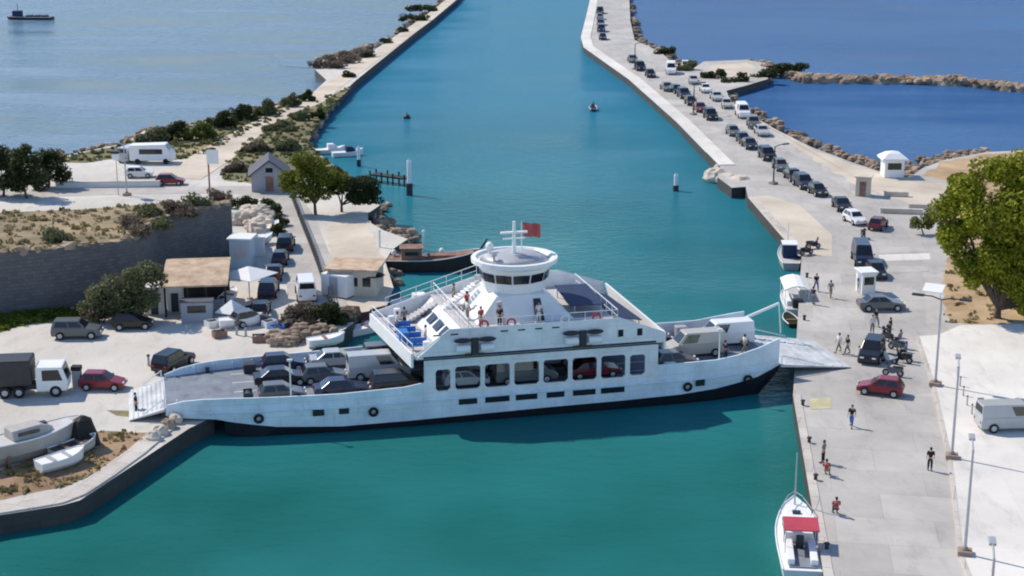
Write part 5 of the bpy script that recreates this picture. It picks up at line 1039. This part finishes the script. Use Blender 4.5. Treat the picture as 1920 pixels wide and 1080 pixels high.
for k, (px, py, lab) in enumerate([(318, 800, 'dark stone at the corner of the bank by the ferry ramp'), (300, 812, 'pale stone on the bank edge beside the dark corner stone'), (288, 822, 'pale stone on the bank edge, second from the corner'), (330, 790, 'pale stone at the very corner under the ferry ramp')]):
    b = MB(); b.ell((0, 0, .2), (.65, .55, .45), 8, 6, .18, R); o = b.build('edge_stone', M['rock'] if k == 0 else M['palerock'], loc=at(px, py, 1.5)); tag(o, lab, 'stone', 'stones on the left bank corner')
# tavern with reed roof and its neighbours
t = thing('reed_roof_tavern', 'open tavern under a tan reed roof in front of the rampart', 'tavern', at(372, 585, 1.405), .12)
b = MB(); b.loft([[(-3.0, -3.4, z0), (2.8, -3.4, z0), (2.8, -3.4, z0 + .15), (-3.0, -3.4, z0 + .15)] if k == 0 else [(-3.2, y, z0), (3.0, y, z0), (3.0, y, z0 + .15), (-3.2, y, z0 + .15)] for k, (y, z0) in enumerate(((-2.2, 3.0), (0, 3.7), (3.6, 4.1)))][1:] if False else [[(-3.2, y, z0), (3.0, y, z0), (3.0, y, z0 + .15), (-3.2, y, z0 + .15)] for y, z0 in ((-1.6, 2.9), (1.4, 3.6), (5.0, 3.9))]); b.build('reed_roof', M['rooftile'], t)
for x in (-2.9, -.8, .9, 2.7):
    b = MB(); b.cyl((x, -1.4, 0), (x, -1.4, 2.9), .1, .1, 8); b.build('post', M['darkwood'], t)
b = MB(); b.bx(-3.0, 2.8, 4.2, 4.4, 0, 3.7); b.build('back_wall', M['darkwood'], t)
b = MB(); b.bx(-1.6, 2.4, -.2, .5, .02, 1.1); b.build('counter', M['greywall'], t, bevel=.04)
for k, (x, y) in enumerate(((-1.9, 2.4), (.2, 2.6), (2.0, 2.2))):
    b = MB(); b.cyl((x, y, .72), (x, y, .77), .5, .5, 12); tt = b.build('table', M['darkwood'], t); b = MB(); b.cyl((x, y, 0), (x, y, .72), .06, .06, 6); b.build('table_leg', M['dark'], tt)
for px, py, w_, h_, lab in [(293, 585, 1.9, 2.6, 'white block hut left of the reed roofed tavern'), (331, 580, 1.3, 2.3, 'narrow white block between the hut and the tavern')]:
    t = thing('white_hut', lab, 'hut', at(px, py, 1.405), .1); b = MB(); b.bx(-w_ / 2, w_ / 2, -1, 1, 0, h_); b.build('wall', M['whitewall'], t, bevel=.03); b = MB(); b.bx(-w_ / 2 - .1, w_ / 2 + .1, -1.1, 1.1, h_ + .003, h_ + .15); b.build('roof', M['white'], t); b = MB(); b.bx(-.35, .35, -1.025, -1.003, .05, 1.9); b.build('door', M['dark'], t)
t = thing('grey_hut', 'dark grey cabin with a flat roof under the reed roof front', 'cabin', at(372, 600, 1.405), .1); b = MB(); b.bx(-1.5, 1.4, -.7, .7, 0, 1.9); b.build('wall', M['greywall'], t, bevel=.04); b = MB(); b.bx(-1.6, 1.5, -.8, .8, 1.903, 2.0); b.build('roof', M['slate'], t); b = MB(); b.bx(-.9, .8, -.72, -.703, .9, 1.6); b.build('window', M['darkglass'], t)
def parasol(name, label, loc, r, h, m, cat='parasol', n=8, peak=.7):
    t = thing(name, label, cat, loc, R.random()); b = MB(); top = (0, 0, h + peak)
    ri = [(r * math.cos(2 * PI * i / n), r * math.sin(2 * PI * i / n), h) for i in range(n)]; r2 = [(x * .98, y * .98, z - .06) for x, y, z in ri]
    b.loft([r2, ri, [(x * .02, y * .02, h + peak) for x, y, z in ri]]); b.build('canopy', M[m], t); b = MB(); b.cyl((0, 0, 0), (0, 0, h + peak), .05, .05, 6); b.build('pole', M['steel'], t); b = MB(); b.cyl((0, 0, 0), (0, 0, .15), .35, .3, 10); b.build('foot', M['kerb'], t); return t
parasol('white_canopy', 'large white canopy right of the reed roofed tavern', at(468, 560, 1.405), 2.9, 2.5, 'canvas', 'canopy', 4, .8)
parasol('white_tent', 'small white pointed tent on the left plaza', at(436, 600, 1.405), 1.6, .9, 'canvas', 'tent', 4, 1.1)
parasol('black_parasol', 'black parasol on the sandy spit beside the beach hut', at(702, 552, 1.405), 1.1, 2.0, 'black', peak=.35)
t = thing('blue_kiosk', 'pale blue boxy kiosk at the end of the rampart', 'kiosk', at(456, 500, 1.405), -.1); b = MB(); b.bx(-1.1, 1.1, -1.1, 1.1, 0, 3.2); b.build('wall', M['bluewall'], t, bevel=.04); b = MB(); b.bx(-1.3, 1.3, -1.3, 1.3, 3.203, 3.35); b.build('roof', M['white'], t); b = MB(); b.bx(-.7, .7, -1.125, -1.103, 1.2, 2.3); b.build('shutter', M['steel'], t)
t = thing('white_pillar', 'slim white block standing between the blue kiosk and the parked cars', 'pillar', at(488, 478, 1.405), .1); b = MB(); b.bx(-.5, .5, -.6, .6, 0, 2.0); b.build('block', M['whitewall'], t, bevel=.04); b = MB(); b.bx(-.6, .6, -.7, .7, 2.003, 2.15); b.build('cap', M['white'], t)
# pale garden mound ringed by dark bushes
t = rocks('rubble_mound', 'mound of pale rubble stones at the end of the rampart', G2([(462, 425), (480, 405), (500, 418), (478, 440)], 1.4), 3.2, 130, .6, M['palerock'], 1.5, hgt=1.4)
for k, (px, py, lab) in enumerate([(443, 390, 'first of the dark round bushes around the rubble mound, by the rampart'), (466, 388, 'second dark bush around the rubble mound'), (498, 392, 'dark bush behind the rubble mound, middle of the arc'), (514, 404, 'dark bush right of the rubble mound'), (524, 424, 'dark bush where the arc meets the bank road'), (520, 442, 'dark bush closest to the parked cars of the bank road')]):
    tree('mound_bush', lab, at(px, py), [((0, 0, .7), (.9, .9, .75)), ((.5, .2, .5), (.7, .7, .5))], 700, .28, M['leaf_dark'], .05, 'dark bushes around the rubble mound', 'bush')
pk = [(536, 466, 'black', 'suv'), (526, 492, 'navy', 'hatchback'), (514, 520, 'black', 'sedan'), (504, 552, 'navy', 'suv'), (490, 590, 'black', 'hatchback')]
for k, (px, py, pc, kd) in enumerate(pk):
    car(kd, pc, f'{pc} {kd} parked by the bank road, {ordn[k]} from the far end of its row', at(px, py, 1.408), facing(490, 590, 536, 466) + R.uniform(-.06, .06), 'dark cars parked along the bank road')
car('hatchback', 'grey', 'grey hatchback between the white tent and the dark parked row', at(470, 608, 1.405), .6)
# dark railing beside the bank road
rpts = [G(x, y, 1.408) for x, y in [(548, 372), (566, 420), (582, 460), (597, 500), (610, 540), (626, 585), (640, 610)]]
t = thing('railing', 'long dark metal railing along the right side of the bank road', 'railing'); b = MB()
for p, q in zip(rpts, rpts[1:]):
    for h in (.35, .7, 1.05): b.cyl(p + Vector((0, 0, h)), q + Vector((0, 0, h)), .045, .045, 6)
b.build('rail_bar', M['dark'], t)
for p, q in zip(rpts, rpts[1:]):
    n = max(1, int((q - p).length / 1.1))
    for k in range(n): c = p.lerp(q, k / n); b = MB(); b.cyl(c, c + Vector((0, 0, 1.1)), .07, .07, 6); b.build('rail_post', M['dark'], t)
b = MB()
for p, q in zip(rpts, rpts[1:]): b.bx(0, (q - p).length, -.12, .12, 1.42, 1.62); i = len(b.v) - 8; an = math.atan2((q - p).y, (q - p).x); b.v[i:] = [(p.x + x * math.cos(an) - y * math.sin(an), p.y + x * math.sin(an) + y * math.cos(an), z) for x, y, z in b.v[i:]]
b.build('footing', M['dark'], t)
# beach hut on the spit, boats of the little marina
t = thing('beach_hut', 'sand coloured beach hut with a flat tan roof on the spit', 'hut', at(668, 545, 1.41), -.12)
b = MB(); b.bx(-2.4, 2.4, -2, 2, 0, 2.6); b.build('wall', M['cream'], t); b = MB(); b.bx(-2.7, 2.7, -2.4, 2.4, 2.603, 2.8); b.build('roof', M['rooftile'], t); b = MB(); b.bx(-1.6, -.7, -2.03, -2.003, .05, 2.0); b.build('door', M['wood'], t)
for x in (.2, 1.5): b = MB(); b.bx(x - .4, x + .4, -2.03, -2.003, 1.0, 1.9); b.build('window', M['darkglass'], t)
t = thing('white_truck_box', 'white storage container between the railing and the beach hut', 'container', at(638, 553, 1.41), -.5); b = MB(); b.bx(-1.5, 1.5, -1.1, 1.1, .1, 2.3); b.build('box', M['white'], t, bevel=.04); b = MB(); b.bx(-.5, .5, -1.12, -1.103, .2, 2.1); b.build('door', M['steel'], t); b = MB(); b.bx(-1.4, 1.4, -.9, .9, -.02, .098); b.build('skid', M['dark'], t)
for px, py, lab in [(712, 470, 'thin white post at the root of the wooden boat'), (795, 470, 'short white post beside the wooden boat')]:
    t = thing('white_post', lab, 'post', at(px, py, 1.0 if px < 750 else 0)); b = MB(); b.cyl((0, 0, 0), (0, 0, 2.2), .13, .12, 8); b.build('post', M['white'], t); b = MB(); b.cyl((0, 0, 2.2), (0, 0, 2.4), .2, .12, 8); b.build('cap', M['white'], t)
t = boat('wooden_boat', 'long brown wooden boat with a dark hull lying behind the ferry', tuple(G(812, 505, 0)), .08, 11.0, 3.0, 1.3, .7, 'darkwood', 'wood', .9, .7, cat='wooden boat')
b = MB(); b.bx(-3.4, -1.2, -.9, .9, 1.33, 2.5); cb = b.build('cabin', M['wood'], t, bevel=.05); b = MB(); b.bx(-3.6, -1.0, -1.05, 1.05, 2.503, 2.62); b.build('roof', M['wood'], cb)
for s in (-1, 1): b = MB(); b.bx(-3.0, -1.6, s * .9 - .02, s * .9 + .02, 1.8, 2.2); b.build('cabin_window', M['darkglass'], cb)
b = MB(); b.cyl((5.0, 0, 1.9), (5.9, 0, 3.3), .14, .08, 8); b.build('stem_post', M['darkwood'], t); b = MB(); b.bx(-.6, 2.4, -.7, .7, 1.33, 1.7); b.build('cargo_hatch', M['wood'], t, bevel=.04)
for x, y in ((-4.2, .9), (1.0, 1.1)): b = MB(); b.ell((x, y, 1.75), (.3, .3, .36), 10, 7); b.build('white_float', M['white'], t, smooth=True)
t = boat('launch', 'cream white launch moored between the spit and the ferry deck', tuple(G(782, 578, 0)), .28, 5.6, 2.0, .8, .4, 'grp', 'canvas', .5, .8); b = MB(); b.loft([[(x, -.7, .85), (x, .7, .85), (x, .6, z), (x, -.6, z)] for x, z in ((-.4, 1.5), (.8, 1.5), (1.5, 1.0))]); b.build('cabin', M['canvas'], t)
t = boat('rowing_boat', 'small boat with red inside moored by the spit', tuple(G(716, 606, 0)), .5, 4.0, 1.5, .6, .3, 'grp', 'red', .4, .8, cat='rowing boat'); b = MB(); b.bx(-.4, -.1, -.6, .6, .64, .72); b.build('thwart', M['wood'], t)
t = boat('rowing_boat', 'small cream boat closest to the bank at the root of the spit', tuple(G(690, 622, 0)), .7, 4.2, 1.6, .6, .3, 'grp', 'canvas', .4, .8, cat='rowing boat'); b = MB(); b.bx(-.4, -.1, -.6, .6, .64, .72); b.build('thwart', M['wood'], t)
t = boat('rowing_boat', 'dark tarred rowing boat behind the cream launch', tuple(G(748, 598, 0)), .5, 4.2, 1.5, .6, .3, 'darkwood', 'dark', .4, .8, cat='rowing boat'); b = MB(); b.bx(-.4, -.1, -.6, .6, .64, .72); b.build('thwart', M['wood'], t)
tree('dry_bush', 'dry grey brown bush on the bank edge by the railing end', at(568, 606), [((0, 0, .9), (1.6, 1.3, 1.0)), ((-1.0, 0, .6), (1, 1, .7)), ((1.2, 0, .8), (1, 1, .8))], 2200, .3, M['leaf_dry'], .06, cat='bush', stems=2)
tree('dry_bush', 'dark bush at the end of the railing above the ferry deck', at(618, 608), [((0, 0, 1.0), (1.4, 1.2, 1.1)), ((.8, 0, .6), (.9, .9, .7))], 2000, .3, M['leaf_dark'], .06, cat='bush', stems=2)
rocks('rubble_heap', 'heap of brown rubble and netting on the bank edge', G2([(520, 645), (560, 630), (610, 632)], 1.4), 2.6, 120, .45, M['rock'], 1.4, hgt=.8)
# upper left: house, signs, vehicles
t = thing('gabled_house', 'small grey house with a dark gabled roof beside the green tree', 'house', at(506, 352, 1.405), .15)
b = MB(); b.exy([(-2.3, 0), (2.3, 0), (2.3, 2.4), (0, 4.0), (-2.3, 2.4)], -2.5, 2.5); b.build('wall', M['greywall'], t)
b = MB(); b.exy([(-2.7, 2.15), (-2.6, 2.02), (0, 3.92), (2.6, 2.02), (2.7, 2.15), (0, 4.2)], -2.8, 2.8); b.build('roof', M['slate'], t, tri=True)
b = MB(); b.bx(-.5, .5, -2.53, -2.503, .05, 2.0); b.build('door', M['wood'], t); b = MB(); b.bx(-.45, .45, -2.53, -2.503, 2.5, 3.1); b.build('window', M['darkglass'], t)
t = thing('sign_post', 'white sign board on a tall brown post beside the road', 'sign', at(394, 372, 1.408), .1); b = MB(); b.cyl((0, 0, 0), (0, 0, 5.4), .12, .1, 8); b.build('post', M['wood'], t); b = MB(); b.bx(-.2, 1.3, -.13, -.05, 4.4, 6.2); b.build('board', M['white'], t, bevel=.03)
t = street_lamp('grey street lamp with one white head left of the camper van', at(238, 366, 1.408), PI, 6.6, 1)
t = thing('flood_light', 'small white lantern with a black cap on the lamp post by the camper van', 'lantern', at(222, 366, 1.408)); b = MB(); b.cyl((0, 0, 0), (0, 0, 4.6), .07, .06, 6); b.build('post', M['steel'], t); b = MB(); b.bx(-.4, .4, -.4, .4, 4.6, 5.4); b.build('lantern', M['white'], t, bevel=.05); b = MB(); b.bx(-.5, .5, -.5, .5, 5.403, 5.7); b.build('cap', M['dark'], t)
t = thing('camper_van', 'white camper van with a long dark window parked by the lagoon', 'camper van', at(287, 305, 1.405), .0)
b = MB(); b.exy([(-3, .45), (-3, 2.6), (2.0, 2.75), (2.5, 2.0), (3.0, 1.4), (3.05, .45)], -1.1, 1.1); b.build('body', M['white'], t, bevel=.1); b = MB(); b.bx(-1.6, 1.6, -1.13, -1.103, 1.4, 2.1); b.build('side_window', M['darkglass'], t, bevel=.0)
b = MB(); b.add([(2.06, -.9, 2.62), (2.06, .9, 2.62), (2.54, .95, 1.98), (2.54, -.95, 1.98)], [(0, 1, 2, 3)]); b.v = [(x + .03, y, z + .03) for x, y, z in b.v]; b.build('windscreen', M['darkglass'], t)
for x in (-1.9, 2.0):
    for s in (-1, 1): b = MB(); b.cyl((x, s * .85, .38), (x, s * 1.12, .38), .38, .38, 14); b.build('wheel', M['black'], t)
car('van', 'silver', 'silver van parked close behind the lamp, left of the camper van', at(246, 300, 1.405), 1.3)
car('hatchback', 'red', 'dark red hatchback on the upper car park by the rampart', at(320, 346, 1.41), .05)
car('hatchback', 'white', 'white hatchback half hidden left of the red one on the upper car park', at(262, 332, 1.41), .1)
t = thing('low_wall', 'long pale low wall between the upper road and the car park', 'wall'); a_, c_ = G(105, 352, 1.405), G(300, 350, 1.405); b = MB(); b.bx(0, (c_ - a_).length, -.2, .2, 0, .7); t.location = a_; t.rotation_euler = (0, 0, math.atan2((c_ - a_).y, (c_ - a_).x)); b.build('base', M['whitewall'], t); b = MB(); b.bx(-.05, (c_ - a_).length + .05, -.26, .26, .703, .8); b.build('coping', M['kerb'], t)

# working clutter of the yard: crates, drums, net heaps
for k, (px, py, c, lab) in enumerate([(505, 612, 'white', 'white fish crate between the dark parked row and the dry bush'), (520, 622, 'bluebench', 'blue fish crate in front of the dry bush'), (486, 640, 'wood', 'wooden crate on the open yard left of the rubble heap'), (548, 590, 'white', 'white crate behind the dry bush on the bank road edge'), (412, 632, 'wood', 'wooden crate left of the white tent'), (398, 612, 'white', 'white crate beside the grey cabin')]):
    t = thing('crate', lab, 'crate', at(px, py, 1.405), R.random()); b = MB(); b.bx(-.6, .6, -.45, .45, 0, .12); [b.bx(-.6, .6, y, y + .06, .12, .6) for y in (-.45, .39)]; [b.bx(x, x + .06, -.39, .39, .12, .6) for x in (-.6, .54)]; b.build('box', M[c], t); b = MB(); b.ell((0, 0, .4), (.5, .35, .22), 8, 5, .2, R); b.build('netting', M['dark'], t)
for k, (px, py, s0, m_, lab) in enumerate([(600, 628, 1.3, 'leaf_dry', 'heap of brown nets at the end of the rubble heap'), (540, 612, 1.0, 'darkwood', 'black net heap beside the dry bush'), (640, 600, 1.2, 'darkwood', 'black net heap at the foot of the railing'), (655, 588, 1.0, 'leaf_dry', 'brown net heap behind the black one by the railing'), (476, 585, .9, 'darkwood', 'small dark net heap by the grey hatchback')]):
    b = MB(); b.ell((0, 0, .2), (s0 * 1.2, s0 * .9, s0 * .55), 12, 7, .22, R); o = b.build('net_heap', M[m_], loc=at(px, py, 1.405)); tag(o, lab, 'net heap', 'net heaps on the bank')
for k, (px, py, lab) in enumerate([(612, 642, 'small white boat on the bank above the far ferry bulwark'), (430, 560, 'small white boat upturned beside the white canopy')]):
    t = boat('small_boat', lab, at(px, py, 1.7), .4 + k, 3.4, 1.4, .45, .25, 'grp', 'white', .3, .8); b = MB(); b.bx(-.3, 0, -.5, .5, .47, .55); b.build('thwart', M['wood'], t)


car('van', 'white', 'white van driving down the bank road beside the dark railing', at(574, 556, 1.44), facing(574, 556, 556, 470), None)
for k, (px, py, rz, lab) in enumerate([(486, 455, .9, 'small white boat lying on the ground below the rubble mound'), (505, 432, 1.2, 'small white boat right beside the rubble mound bushes'), (452, 606, .3, 'small white boat on the yard between the white tent and the grey hatchback')]):
    t = boat('small_boat', lab, at(px, py, 1.7), rz, 4.0, 1.5, .5, .28, 'grp', 'white', .3, .8); b = MB(); b.bx(-.3, 0, -.5, .5, .52, .6); b.build('thwart', M['wood'], t)
